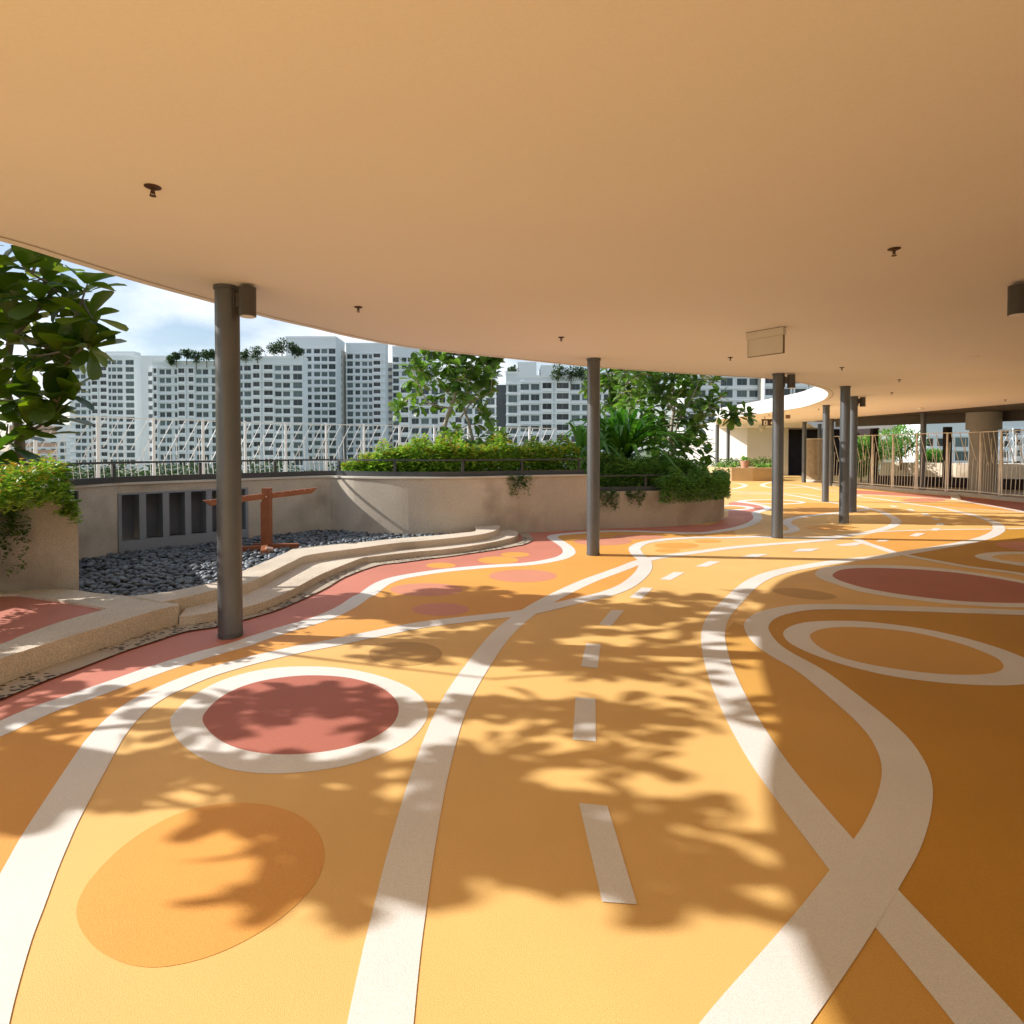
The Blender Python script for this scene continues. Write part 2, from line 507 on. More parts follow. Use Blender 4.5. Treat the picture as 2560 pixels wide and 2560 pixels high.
L3 = cA([(1400, 1990), (1435, 1751), (1458, 1600), (1483, 1450), (1512, 1300), (1541, 1150), (1574, 1000), (1610, 850), (1655, 700), (1690, 600), (1738, 500), (1802, 400), (1872, 305)]) \
    + [(960, 1184), (985, 1164)] + cD([(400, 868), (565, 778), (720, 702), (880, 632), (1050, 570), (1220, 507), (1310, 470), (1450, 434), (1600, 409), (1932, 365)]) \
    + cE([(300, 918), (600, 890), (900, 866), (1200, 845), (1500, 815)]) + cF([(100, 562), (320, 537), (500, 498), (620, 455), (648, 422), (635, 392), (550, 345), (470, 312), (380, 290), (290, 266), (236, 257)]) \
    + cE([(1620, 380), (1300, 325), (1000, 275), (700, 250), (400, 238), (200, 232)])
line(L3, 0.185, 5)
L5 = cB([(800, 2060), (915, 1902), (1075, 1700), (1205, 1530), (1290, 1410), (1365, 1300), (1433, 1190), (1480, 1060), (1486, 950), (1442, 850), (1370, 767), (1250, 665)]) \
    + cG([(735, 715), (560, 615), (475, 550), (430, 480), (437, 440), (480, 405), (560, 378), (700, 357), (900, 354), (1300, 365), (1932, 386)]) + [(2300, 1166), (3200, 1180)]
line(L5, 0.205, 6)
L6 = cB([(1900, 2040), (1790, 1890), (1580, 1650), (1410, 1460), (1325, 1360), (1241, 1257), (1100, 1085), (980, 930), (900, 805), (835, 685), (783, 560), (762, 475), (760, 420), (780, 365), (838, 300), (910, 236), (1000, 198)]) \
    + cC([(1150, 350)]) + cF([(200, 803), (480, 775), (750, 733), (1000, 692), (1300, 640), (1520, 587), (1650, 530), (1680, 487), (1635, 430), (1450, 362), (1270, 320), (1075, 278), (780, 238), (500, 195), (290, 170)]) \
    + cF([(235, 165), (300, 150), (520, 158), (900, 180)])
line(L6, 0.195, 5)
line(cE([(830, 738), (960, 734), (1060, 715), (1092, 690), (1055, 655), (1000, 625), (1005, 590), (1100, 556), (1300, 525), (1600, 497)]) + cF([(180, 318), (300, 305), (370, 292)]), 0.2, 6)
line(cF([(250, 600), (350, 640), (480, 682), (620, 730), (700, 748), (850, 780), (1100, 828), (1400, 880), (1932, 952)]) + cG([(2200, 235), (2700, 320)]), 0.16, 6)
line(cF([(430, 522), (700, 512), (1000, 503), (1300, 498), (1620, 495)]), 0.10, 4)
line(cF([(1760, 492), (1932, 488), (2300, 480)]), 0.10, 4)
line(cF([(480, 158), (850, 175), (1200, 197), (1440, 235), (1650, 270), (1932, 322), (2200, 380)]), 0.17, 6)
line(cF([(1060, 265), (1400, 290), (1932, 325)]), 0.10, 4)
line(cF([(70, 660), (200, 645), (290, 632)]), 0.16, 4, name='painted_dash')
line(cE([(310, 132), (440, 142), (500, 165), (430, 190), (345, 205)]), 0.22, 4)
line(cE([(900, 118), (790, 128), (700, 160), (780, 186), (900, 196), (1200, 185), (1420, 190)]), 0.22, 4)
line(cE([(960, 145), (1200, 170), (1420, 215), (1620, 232)]), 0.2, 4)
line(cE([(400, 262), (700, 268), (1100, 262), (1420, 300)]), 0.16, 4)
# colour fields
def at(l, i, j): return l[i:j]
seg2 = cD([(1700, 246), (1550, 259), (1385, 284), (1312, 315), (1287, 347), (1318, 400), (1350, 425), (1310, 470), (1220, 507), (1050, 570), (880, 632), (720, 702), (565, 778), (420, 880)])
low2 = [p for p in reversed(L2[:L2.index(cJ([(1932, 870)])[0]) + 1])]
area('painted_area', [(p.x, p.y) for p in cr([(x, y, 0) for x, y in L1[:L1.index(cE([(350, 687)])[0]) + 1]], 5)] + cE([(400, 789), (200, 793)]) + seg2 + [(p.x, p.y) for p in cr([(x, y, 0) for x, y in low2], 5)], 'orange', 1)
area('painted_area', [(p.x, p.y) for p in cr([(x, y, 0) for x, y in cD([(440, 890), (565, 778), (720, 702), (880, 632), (1050, 570), (1220, 507), (1340, 465), (1388, 515), (1335, 592), (1200, 690), (1015, 762), (700, 838), (520, 882)])], 4)], 'orange', 2)
area('painted_area', [(p.x, p.y) for p in cr([(x, y, 0) for x, y in reversed(L5[L5.index(cB([(1365, 1300)])[0]):])], 5)] + cB([(1410, 1460), (1580, 1650), (1790, 1890)]) + [(2000, 2080), (5200, 2080), (5200, 1250)], 'deep', 1)
area('painted_area', [(p.x, p.y) for p in cr([(x, y, 0) for x, y in L5[L5.index(cB([(1365, 1300)])[0]):L5.index(cG([(430, 480)])[0]) + 1]], 5)] + cG([(300, 440)]) + [(p.x, p.y) for p in cr([(x, y, 0) for x, y in reversed(cB([(1241, 1257), (1100, 1085), (980, 930), (900, 805), (835, 685), (783, 560), (762, 475)]))], 5)], 'amber', 1)
area('painted_area', cB([(915, 1902), (1075, 1700), (1205, 1530), (1290, 1410), (1410, 1460), (1580, 1650), (1790, 1890), (1900, 2040), (800, 2060)]), 'amber', 1)
area('painted_area', cF([(250, 600), (350, 640), (480, 682), (620, 730), (1000, 692), (1300, 640), (1520, 587), (1640, 520), (1620, 495), (1000, 503), (430, 524)]), 'orange', 1)
area('painted_area', cF([(700, 748), (1000, 692), (1300, 640), (1520, 587), (1640, 530), (1680, 487), (2400, 482), (2600, 1060), (1932, 952), (1400, 880), (1100, 828), (850, 780)]), 'deep', 1)
area('painted_area', cE([(960, 400), (1215, 370), (1620, 380), (1620, 470), (1100, 545), (1000, 590), (960, 590)]), 'orange', 1)
area('painted_area', cF([(1075, 278), (780, 238), (1440, 235), (1932, 322)]), 'orange', 1)
# red field along the wall and bench
redpts = [(p.x, p.y) for p in cr([(x, y, 0) for x, y in L1], 5)]
redback = cE([(300, 372), (290, 560), (60, 640), (-300, 640)]) + [(1180, 975), (1000, 985), (900, 990), (820, 1010), (700, 1050), (560, 1085), (440, 1120), (380, 1165), (300, 1185), (120, 1230), (0, 1275), (-120, 1320), (-260, 1380)]
area('painted_area', redpts + redback, 'red', 2)
area('painted_area', cF([(240, 102), (500, 118), (700, 133), (950, 146), (1200, 160), (1190, 192), (900, 170), (600, 152), (235, 140)]), 'red', 1)
area('painted_area', cF([(1280, 165), (1600, 195), (1932, 228), (2300, 275), (2300, 400), (1932, 318), (1600, 258), (1400, 226), (1310, 200)]), 'maroon', 1)
# rings, ovals, circles
blob('painted_ring', cA([(642, 612), (668, 565), (735, 508), (850, 450), (1000, 412), (1150, 402), (1300, 410), (1450, 443), (1560, 492), (1613, 555), (1600, 620), (1530, 690), (1400, 748), (1250, 787), (1050, 807), (880, 793), (760, 748), (675, 685)]), 'white', 3)
blob('painted_circle', cA([(766, 612), (785, 563), (850, 508), (950, 466), (1070, 443), (1190, 436), (1320, 446), (1430, 478), (1493, 528), (1503, 578), (1470, 632), (1380, 685), (1250, 720), (1080, 735), (930, 720), (825, 678)]), 'maroon', 4)
blob('painted_oval', cA([(288, 1330), (305, 1265), (350, 1195), (450, 1092), (580, 1002), (720, 942), (870, 918), (1010, 925), (1130, 965), (1200, 1030), (1223, 1110), (1200, 1200), (1130, 1290), (1020, 1380), (880, 1460), (740, 1512), (600, 1537), (480, 1525), (370, 1472), (308, 1400)]), 'orange', 2)
ell('painted_circle', 765, 1233.6, 69, 22.5, 'ochre', 3)
ell('painted_circle', 804.5, 1112.6, 68.5, 12, 'pink', 3)
ell('painted_circle', 831, 1150, 54, 12, 'pink', 3)
ell('painted_circle', 986.5, 1086.7, 64, 11.8, 'pink', 3)
ell('painted_circle', 832, 1067, 28, 5.2, 'orange', 3)
ell('painted_circle', 940, 1057, 38, 7, 'orange', 3)
ell('painted_circle', 972, 1046.5, 27, 4.8, 'orange', 3)
ell('painted_circle', 1137.5, 1021.5, 55, 7.4, 'pink', 3)
ell('painted_circle', 1204, 1013, 49, 4.5, 'pink', 3)
ell('painted_circle', 1276.6, 1029.5, 42, 5.6, 'orange', 3)
ell('painted_circle', 1259.8, 1039, 24, 3.3, 'orange', 3)
ell('painted_circle', 1336, 1021.3, 26, 2.9, 'orange', 3)
ell('painted_circle', 1566, 995.6, 48, 4.3, 'orange', 3)
ell('painted_circle', 1743, 943.6, 42, 3.3, 'pink', 3)
blob('painted_ring', cE([(-60, 430), (100, 408), (300, 400), (480, 408), (580, 422), (605, 436), (560, 450), (430, 462), (250, 466), (50, 460)]), 'white', 3)
blob('painted_circle', cE([(0, 430), (150, 418), (320, 412), (450, 420), (510, 432), (460, 445), (330, 453), (150, 453)]), 'orange', 4)
blob('painted_ring', cE([(395, 352), (520, 336), (800, 332), (1000, 338), (1180, 355), (1228, 368), (1150, 382), (900, 388), (650, 380), (480, 366)]), 'white', 3)
blob('painted_circle', cE([(490, 352), (620, 343), (800, 340), (980, 346), (1130, 360), (1150, 370), (1000, 378), (800, 378), (620, 368)]), 'orange', 4)
ell('painted_circle', 1385, 981.5, 22, 7.5, 'pink', 3)
blob('painted_ring', cG([(758, 166), (800, 135), (900, 121), (1050, 118), (1250, 122), (1500, 140), (1750, 175), (1932, 207), (2150, 260), (2300, 310), (2230, 350), (2100, 358), (1932, 357), (1750, 352), (1500, 335), (1200, 300), (1000, 265), (870, 225), (785, 193)]), 'white', 3)
blob('painted_oval', cG([(858, 172), (900, 147), (1000, 136), (1150, 136), (1400, 148), (1650, 175), (1932, 222), (2100, 262), (2160, 300), (2080, 328), (1932, 333), (1700, 328), (1500, 315), (1250, 285), (1050, 250), (930, 217), (872, 193)]), 'maroon', 4)
blob('painted_ring', cG([(580, 510), (603, 473), (680, 445), (800, 433), (1000, 434), (1200, 453), (1400, 483), (1600, 528), (1800, 588), (1932, 640), (2020, 690), (2042, 738), (2000, 775), (1900, 792), (1750, 795), (1500, 783), (1200, 745), (950, 688), (750, 622), (622, 560)]), 'white', 3)
blob('painted_oval', cG([(730, 520), (762, 490), (830, 473), (950, 467), (1100, 474), (1300, 496), (1500, 540), (1650, 586), (1780, 643), (1817, 687), (1790, 717), (1700, 733), (1550, 735), (1350, 721), (1100, 684), (900, 635), (780, 577)]), 'amber', 4)
blob('painted_oval', cG([(520, 263), (560, 250), (630, 248), (730, 258), (830, 277), (880, 297), (840, 311), (750, 312), (650, 300), (560, 281)]), 'ochre', 3)
blob('painted_ring', cG([(1655, 68), (1700, 53), (1800, 44), (1932, 44), (2100, 50), (2300, 75), (2340, 110), (2250, 135), (2100, 137), (1932, 125), (1800, 105), (1700, 88)]), 'white', 3)
blob('painted_oval', cG([(1753, 72), (1810, 60), (1932, 57), (2100, 64), (2200, 88), (2180, 112), (2080, 118), (1932, 105), (1810, 90)]), 'yellow', 4)
blob('painted_oval', cF([(1640, 645), (1760, 625), (1932, 615), (2100, 620), (2200, 665), (2100, 715), (1932, 712), (1750, 685)]), 'pink', 3)
for q in (cB([(253, 1070), (360, 1080), (472, 1453), (340, 1443)]), cB([(240, 670), (315, 675), (317, 837), (229, 830)]),
          cB([(280, 467), (335, 470), (323, 560), (260, 553)]), cB([(375, 340), (423, 342), (375, 400), (328, 395)]),
          cB([(490, 255), (532, 258), (490, 298), (443, 293)]), cB([(610, 197), (652, 198), (600, 227), (558, 225)]),
          cB([(745, 155), (788, 157), (735, 177), (690, 176)]), cC([(905, 310), (968, 310), (925, 322), (862, 321)]),
          cC([(1085, 290), (1163, 288), (1130, 300), (1055, 301)]), cC([(1260, 270), (1320, 268), (1300, 278), (1235, 280)]),
          cF([(480, 604), (600, 600), (540, 618), (440, 620)]), cF([(850, 533), (945, 537), (860, 570), (775, 563)]),
          cF([(1020, 485), (1095, 485), (1060, 512), (985, 508)]), cF([(1060, 433), (1135, 437), (1125, 458), (1050, 455)]),
          cF([(1000, 385), (1065, 387), (1090, 405), (1025, 405)]), cF([(895, 337), (960, 337), (1000, 360), (930, 358)]),
          cF([(745, 293), (800, 293), (840, 313), (780, 310)]), cF([(570, 258), (620, 258), (685, 275), (620, 273)])):
    area('painted_dash', q, 'white', 5)

# ================================================================== KERB, STEPS, DRAIN, PEBBLES
def up(pts, z, n=4):
    return [G(p.x, p.y, z) for p in cr([(x, y, 0) for x, y in pts], n)]
kf = [(-160, 1300)] + c7([(0, 1712), (430, 1572), (800, 1460), (1050, 1382), (1230, 1332), (1340, 1308)])
kb1 = c7([(1230, 1282), (980, 1240), (800, 1222), (700, 1212), (570, 1192), (350, 1172), (130, 1158), (0, 1185), (-500, 1330)])
kin = c7([(-500, 1380), (0, 1224), (350, 1254), (600, 1292), (820, 1330)])
kin2 = c7([(820, 1330), (600, 1390), (400, 1450), (150, 1540), (0, 1600)]) + [(-160, 1262)]
ZK = 0.19
k = MB()
poly = up(kf, ZK) + [G(*c7([(1352, 1296)])[0], ZK)] + up(kb1, ZK, 3) + up(kin, ZK, 3) + up(kin2, ZK, 3)[1:]
k.prism(poly, -0.02, ZK)
ko = k.build('stone_kerb', 'stone')
tag(ko, 'thick rounded stone kerb bordering the raised red terrace, speckled buff', 'kerb')
tr = MB()
trp = up(kin, 0.165, 3) + up(kin2, 0.165, 3)[1:]
trp = [Vector((p.x, p.y, 0)) for p in trp]
tr.prism([G(-170, 1280, .165), G(*c7([(0, 1680)])[0], .165), G(*c7([(430, 1500)])[0], .165), G(*c7([(900, 1345)])[0], .165), G(*c7([(820, 1290)])[0], .165), G(*c7([(400, 1225)])[0], .165), G(*c7([(0, 1200)])[0], .165), (-6.05, 5.3, 0), (-6.05, 3.5, 0)], 0.05, 0.165)
tag(tr.build('terrace', 'red'), kind='structure')

uf = c7([(1230, 1281), (1350, 1256), (1500, 1222), (1660, 1184)]) + cJ([(130, 678), (250, 628), (350, 578), (450, 530), (560, 487)]) + cH([(0, 240), (400, 185), (800, 150), (1200, 110), (1450, 78), (1600, 42), (1675, 5), (1690, -20)]) 
ub = cJ([(1760, 280), (1640, 277), (1640, 312)]) + cH([(1390, 38), (1200, 60), (900, 90), (400, 130), (0, 172)]) + cJ([(500, 440), (400, 476), (250, 540), (130, 590)]) + c7([(1650, 1122), (1400, 1180), (1200, 1214), (980, 1238)])
b = MB()
b.prism(up(uf, 0.20) + up(ub, 0.20, 3), -0.02, 0.20)
tag(b.build('stone_bench', 'stone'), 'upper pale stone ledge curving along the pebble bed, stepped end at right', 'bench')
lf = c7([(1352, 1392), (1500, 1378), (1660, 1345)]) + cJ([(130, 832), (300, 780), (450, 712), (560, 652), (660, 603)]) + cH([(0, 368), (130, 345), (400, 315), (700, 282), (1000, 258), (1300, 220), (1600, 170), (1800, 125), (1895, 90), (1908, 55), (1850, 25), (1760, 12)])
lb = [(p[0], p[1] - 4) for p in reversed(uf[2:])]
b = MB()
b.prism(up(lf, 0.095) + up(lb, 0.095, 3), -0.02, 0.095)
tag(b.build('stone_step', 'stone'), 'lower pale stone step running below the curved ledge', 'step')

# drain strip: one thing, tiles as parts
din = [(-160, 1345)] + cI([(0, 340), (200, 262), (400, 176), (600, 110), (800, 50)]) + c7([(1060, 1570), (1200, 1512), (1400, 1450), (1660, 1405)]) + cJ([(300, 822), (450, 750), (560, 690), (660, 645), (750, 603)]) + cH([(150, 425), (400, 385), (700, 345), (1000, 315), (1300, 285), (1600, 245), (1800, 205)]) + cD([(170, 300), (262, 262), (240, 215), (190, 185)])
dout = [(-160, 1385)] + cI([(0, 466), (200, 382), (400, 300), (600, 228), (800, 150), (1000, 76)]) + c7([(1200, 1582), (1350, 1530), (1500, 1500), (1660, 1475)]) + cJ([(300, 873), (450, 815), (560, 765), (680, 705), (790, 640)]) + cH([(200, 466), (500, 427), (800, 387), (1100, 350), (1400, 307), (1700, 262), (1900, 222)]) + cD([(240, 315), (335, 275), (340, 245), (290, 205), (210, 180)])
def resample(P, n):
    L = [0]
    for i in range(1, len(P)):
        L.append(L[-1] + (P[i] - P[i - 1]).length)
    out = []
    j = 0
    for k_ in range(n):
        t = L[-1] * k_ / (n - 1)
        while j < len(L) - 2 and L[j + 1] < t:
            j += 1
        u = (t - L[j]) / max(1e-6, L[j + 1] - L[j])
        out.append(P[j].lerp(P[j + 1], min(1, u)))
    return out
outp = resample(up(dout, 0), 22 * 6 + 1)
inp_all = resample(up(din, 0), 500)
inn = [min(inp_all, key=lambda q: (q - p).length) for p in outp]
dr = thing('drain_channel', 'narrow drain strip of perforated stone covers at the foot of the kerb', 'drain', outp[66])
for i in range(22):
    b = MB()
    a0, a1 = i * 6, i * 6 + 6
    po = [p.lerp(q, -0.0) for p, q in zip(outp[a0:a1 + 1], inn[a0:a1 + 1])]
    pi = [q for q in inn[a0:a1 + 1]]
    # end gap
    po[0] = po[0].lerp(po[1], 0.06); pi[0] = pi[0].lerp(pi[1], 0.06)
    pl = po + [q + (q - p) * 0.25 for p, q in zip(reversed(po), reversed(pi))]
    b.sheet(pl, 0.016)
    n_ = len(pl)
    b.v = [(x - outp[66].x, y - outp[66].y, z) for x, y, z in b.v]
    b.build('drain_cover', 'drain' if i % 3 != 2 else 'drainplain', dr)

# pebble bed
bed = [(-6.2, 6.2), (-5.95, 8.0), (-5.5, 9.5), (-4.6, 10.3), (-3.42, 11.25), (-2.3, 10.8), (-1.2, 10.75), (-.35, 10.5), (-.5, 10.12), (-1.2, 9.62), (-2.2, 8.93), (-3.0, 8.0), (-3.03, 6.4), (-3.4, 5.72), (-4.4, 5.85)]
b = MB(); b.sheet(bed, 0.02)
tag(b.build('bed_base', 'rail'), kind='structure')
def inside(p, poly):
    c = False
    for i in range(len(poly)):
        a, d = poly[i], poly[i - 1]
        if (a[1] > p[1]) != (d[1] > p[1]) and p[0] < (d[0] - a[0]) * (p[1] - a[1]) / (d[1] - a[1]) + a[0]:
            c = not c
    return c
rings = [(-0.85, 0.55), (-0.35, 0.95), (0.25, 1.0), (0.75, 0.66)]
b = MB()
rnd = random.Random(3)
cnt = 0
yy = 5.75
while yy < 11.4:
    xx = -6.3
    while xx < -0.3:
        px, py = xx + rnd.uniform(-.03, .03), yy + rnd.uniform(-.025, .025)
        xx += 0.072
        if not inside((px, py), bed):
            continue
        a_, b_, c_ = rnd.uniform(.036, .062), rnd.uniform(.026, .038), rnd.uniform(.016, .028)
        mt = Euler((rnd.uniform(-.4, .4), rnd.uniform(-.4, .4), rnd.uniform(0, 6.28))).to_matrix()
        vs = [Vector((0, 0, -c_))]
        for zz, rr in rings:
            for q in range(8):
                t = 2 * math.pi * q / 8
                vs.append(Vector((math.cos(t) * a_ * rr, math.sin(t) * b_ * rr, zz * c_)))
        vs.append(Vector((0, 0, c_)))
        pos = Vector((px, py, rnd.uniform(.05, .10)))
        vs = [pos + mt @ v for v in vs]
        fs = [(0, 1 + (q + 1) % 8, 1 + q) for q in range(8)]
        for r_ in range(3):
            for q in range(8):
                fs.append((1 + r_ * 8 + q, 1 + r_ * 8 + (q + 1) % 8, 9 + r_ * 8 + (q + 1) % 8, 9 + r_ * 8 + q))
        fs += [(25 + q, 25 + (q + 1) % 8, 33) for q in range(8)]
        b.add(vs, fs, 0, True)
        cnt += 1
    yy += 0.058
tag(b.build('pebbles', 'pebble'), 'bed of smooth blue grey river pebbles between ledge and wall', 'pebbles', kind='stuff')

# ================================================================== WALLS AND PLANTERS
def v3(p, z): return Vector((p[0], p[1], z))
main = [(-3.85, 10.85), (-3.42, 11.15), (-2.9, 10.88), (-2.3, 10.68), (-1.75, 10.58), (-1.29, 10.6), (-.65, 10.85), (.35, 11.4), (1.0, 11.68), (1.5, 11.85)]
mainc = [(p.x, p.y) for p in cr([(a, c, 0) for a, c in main], 5)]
nA, nB = Vector((-5.80, 8.72)), Vector((-4.52, 10.14))
left_stub = [(-6.05, 7.6), (-5.93, 8.2), (nA.x, nA.y)]
mid_stub = [(nB.x, nB.y), (-4.1, 10.6)]
wt = thing('parapet_wall', 'curved rendered concrete wall behind the pebbles with a row of dark niches', 'wall', (0, 0, 0))
b = MB()
b.wallstrip(left_stub, 0.3, -0.02, 1.08)
b.wallstrip([(nB.x, nB.y)] + [(-4.12, 10.58)] + mainc, 0.3, -0.02, 1.08)
b.wallstrip([(nA.x, nA.y), (nB.x, nB.y)], 0.3, 0.96, 1.08)
b.build('wall_body', 'wall', wt)
b = MB()
full = [Vector(p) for p in left_stub + [(-4.52, 10.14), (-4.12, 10.58)] + mainc]
fo = offset(full, -0.025); fi = offset(full, 0.33)
b.prism([(p.x, p.y) for p in fo] + [(p.x, p.y) for p in reversed(fi)], 1.083, 1.115)
b.build('coping', 'coping', wt)
# niche block
u = (nB - nA); NL = u.length; u.normalize(); nn = Vector((-u.y, u.x))
ang = math.atan2(u.y, u.x)
def nb(mb, u0, u1, d0, d1, z0, z1, mi=0):
    c = nA + u * ((u0 + u1) / 2) + nn * ((d0 + d1) / 2)
    mb.box((c.x, c.y, (z0 + z1) / 2), (u1 - u0, d1 - d0, z1 - z0), (0, 0, ang), mi)
b = MB()
nb(b, 0, NL, -0.02, 0.10, -0.02, 0.25)
nb(b, 0, NL, -0.02, 0.10, 0.935, 0.962)
nb(b, 0, NL, 0.30, 0.34, -0.02, 0.96)
pitch = NL / 6
for i in range(7):
    u0 = max(0, i * pitch - 0.045); u1 = min(NL, i * pitch + 0.045)
    nb(b, u0, u1, -0.018, 0.298, 0.252, 0.933)
b.build('niche_frame', 'grey', wt)
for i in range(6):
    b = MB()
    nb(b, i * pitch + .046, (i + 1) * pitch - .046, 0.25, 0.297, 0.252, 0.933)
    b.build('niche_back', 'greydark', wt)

# left planter
lp = [(-4.41, 6.02), (-4.75, 5.97), (-5.2, 5.93), (-6.1, 5.6), (-6.1, 1.2), (-8.2, 1.2), (-8.2, 8.6), (-6.1, 8.6), (-6.0, 7.95)]
pl = thing('planter_box', 'tall rendered planter wall at far left with yellow green shrub spilling over', 'planter')
b = MB(); b.prism(lp, -0.02, 1.08)
b.build('planter_body', 'wall', pl)
b = MB(); b.sheet([(-4.6, 6.15), (-6.2, 6.0), (-6.25, 1.4), (-8.1, 1.4), (-8.1, 8.4), (-6.2, 8.4)], 1.087)
b.build('soil', 'soil', pl)
# low planter wall on right
low = [(1.42, 11.95), (2.2, 12.08), (3.08, 12.3), (3.7, 12.58), (4.25, 12.95), (4.72, 13.4), (4.98, 13.9), (5.08, 14.5), (5.0, 15.3), (4.6, 16.2)]
lowc = [(p.x, p.y) for p in cr([(a, c, 0) for a, c in low], 5)]
pr = thing('planter_box', 'low curved rendered planter wall under dark green trailing bushes', 'planter')
b = MB(); b.wallstrip(lowc, 0.25, -0.02, 0.755)
b.build('planter_body', 'wall', pr)
b = MB(); b.sheet([(p.x, p.y) for p in offset([Vector(q) for q in lowc], 0.2)] + [(2, 17), (1.4, 14)], 0.66)
b.build('soil', 'soil', pr)
b = MB(); b.prism([(-3.0, 11.3), (-1.6, 10.95), (-.6, 11.2), (.4, 11.75), (1.4, 12.15), (1.5, 14.5), (-3, 14)], 0.9, 1.0)
tag(b.build('soil_bed', 'soil'), kind='structure')

# railings
def railing(label, pts, z0, z1, step, base=True, first=0.3):
    P = [Vector((p.x, p.y, 0)) for p in cr([(a, c, 0) for a, c in pts], 5)]
    t = thing('railing', label, 'railing', (P[0].x, P[0].y, z0))
    o_ = Vector((P[0].x, P[0].y, z0))
    tp = MB(); bt = MB()
    for i in range(len(P) - 1):
        a, c = P[i] - o_, P[i + 1] - o_
        a.z = c.z = 0
        e = (c - a).normalized() * 0.003
        tp.bar(a - e + Vector((0, 0, z1 - z0)), c + e + Vector((0, 0, z1 - z0)), 0.05, 0.03)
        bt.bar(a - e + Vector((0, 0, .045)), c + e + Vector((0, 0, .045)), 0.03, 0.09)
    tp.build('top_rail', 'rail', t)
    if base: bt.build('base_rail', 'rail', t)
    L = 0; nxt = first
    for i in range(len(P) - 1):
        sl = (P[i + 1] - P[i]).length
        while L + sl > nxt:
            q = P[i].lerp(P[i + 1], (nxt - L) / sl) - o_
            q.z = 0
            d = P[i + 1] - P[i]
            b = MB(); b.box((q.x, q.y, (z1 - z0) / 2 - 0.01), (0.045, 0.035, z1 - z0 - 0.02), (0, 0, math.atan2(d.y, d.x)))
            b.build('post', 'rail', t)
            nxt += step
        L += sl
    return t
rmain = [(-5.95, 7.9), (-5.75, 8.75), (-5.1, 9.6), (-4.35, 10.4), (-3.9, 10.95), (-3.42, 11.28), (-2.85, 11.0), (-2.25, 10.8), (-1.25, 10.72), (-.6, 10.97), (.35, 11.52), (1.45, 11.95)]
railing('dark metal railing along the top of the niched wall and hedge', rmain, 1.117, 1.415, 1.25, True, 0.75)
railing('short dark railing around the far left planter', [(-4.47, 6.1), (-4.85, 6.05), (-5.3, 6.0), (-6.2, 5.65), (-6.2, 3.5), (-6.2, 1.6)], 1.09, 1.45, 1.3, True, 0.12)
railing('dark railing around the low planter with trailing bushes', [(1.5, 12.05), (2.3, 12.2), (3.0, 12.4), (3.65, 12.7), (4.15, 13.05), (4.6, 13.5), (4.85, 14.0)], 0.757, 1.075, 1.15, True, 0.15)

# ================================================================== CANOPY
canV = [(0, 455), (100, 485), (175, 507.6), (250, 530), (325, 551), (405, 572.6), (452, 586), (517, 603), (592, 620), (667, 637.5), (767, 655.5), (875, 668), (935, 674), (1041, 685.4), (1132, 694), (1225, 700.4), (1331, 707.8), (1453, 715), (1502, 721.5), (1536, 729), (1554, 735), (1562.7, 742.5), (1558, 751), (1547, 757.3), (1516, 767.5), (1480, 773.7), (1428, 781.5), (1350, 792)]
ZS = 2.985
can = [G(x, y, ZS) for x, y in canV]
pts = [(-4.1, -9), (-4.08, 0.0), (-4.05, 1.9), (-3.96, 2.65), (-3.73, 3.35)] + [(p.x, p.y) for p in can]
cp = [(p.x, p.y) for p in cr([(a, c, 0) for a, c in pts[1:]], 3)]
cp = [(-4.1, -9)] + cp + [(12.8, 37.2), (13.4, 38.3), (14, 46), (30, 46), (19, 37.2), (14.6, 29.5), (14.4, 24.8), (14.9, 21), (15.1, 17.5), (15.0, 12), (14.5, 4), (14, -9)]
b = MB(); b.prism(cp, ZS, ZS + 0.5, 1)
b.m = [0 if False else m_ for m_ in b.m]
cano = b.build('canopy_roof', ['soffit', 'fascia'])
for p in cano.data.polygons:
    p.material_index = 0 if (abs(p.normal.z) > 0.5 and p.center.z < ZS + 0.1) else 1
tag(cano, 'broad flat curved canopy roof with warm plastered soffit over the whole walkway', 'canopy roof')

b = MB()
ed = [Vector(p) for p in cp[1:110]]
o1, o2 = offset(ed, -0.10), offset(ed, -0.118)
vs = []
for p_, q_ in zip(o1, o2):
    vs += [(p_.x, p_.y, ZS - .003), (q_.x, q_.y, ZS - .003)]
b.add(vs, [(2 * i, 2 * i + 1, 2 * i + 3, 2 * i + 2) for i in range(len(o1) - 1)])
M['grooveshade'] = mat('groove_shade_strip', (0.42, 0.36, 0.30), 0.9, 0.05, 2)  # darker tone painted as the shade of a groove that is not cut
b.build('groove_shade_strip', 'grooveshade', cano)

# ================================================================== COLUMNS WITH LAMPS
def column_mesh():
    b = MB(); b.cyl((0, 0, 0.0), (0, 0, ZS - 0.004), 0.0975, n=40)
    return b
colrow = 'round steel columns under the canopy'
def place_column(x, y, label, D=None, first=[None]):
    p = G(x, y) if D is None else v3(PD(x, 860, D), 0)
    if D is None: p = p * (1 + 0.09 / p.y)
    p.z = 0
    t = thing('column', label, 'column', p, 0, colrow)
    if first[0] is None:
        s_ = column_mesh().build('shaft', 'column', t)
        r_ = MB(); r_.cyl((0, 0, ZS - 0.03), (0, 0, ZS - 0.005), 0.108, n=40)
        c_ = r_.build('top_collar', 'column', t)
        r_ = MB(); r_.cyl((0, 0, 0.022), (0, 0, 0.03), 0.104, n=40)
        d_ = r_.build('base_ring', 'column', t)
        first[0] = (s_, c_, d_)
    else:
        for s_ in first[0]:
            c_ = s_.copy(); COL.objects.link(c_); c_.parent = t
    return p
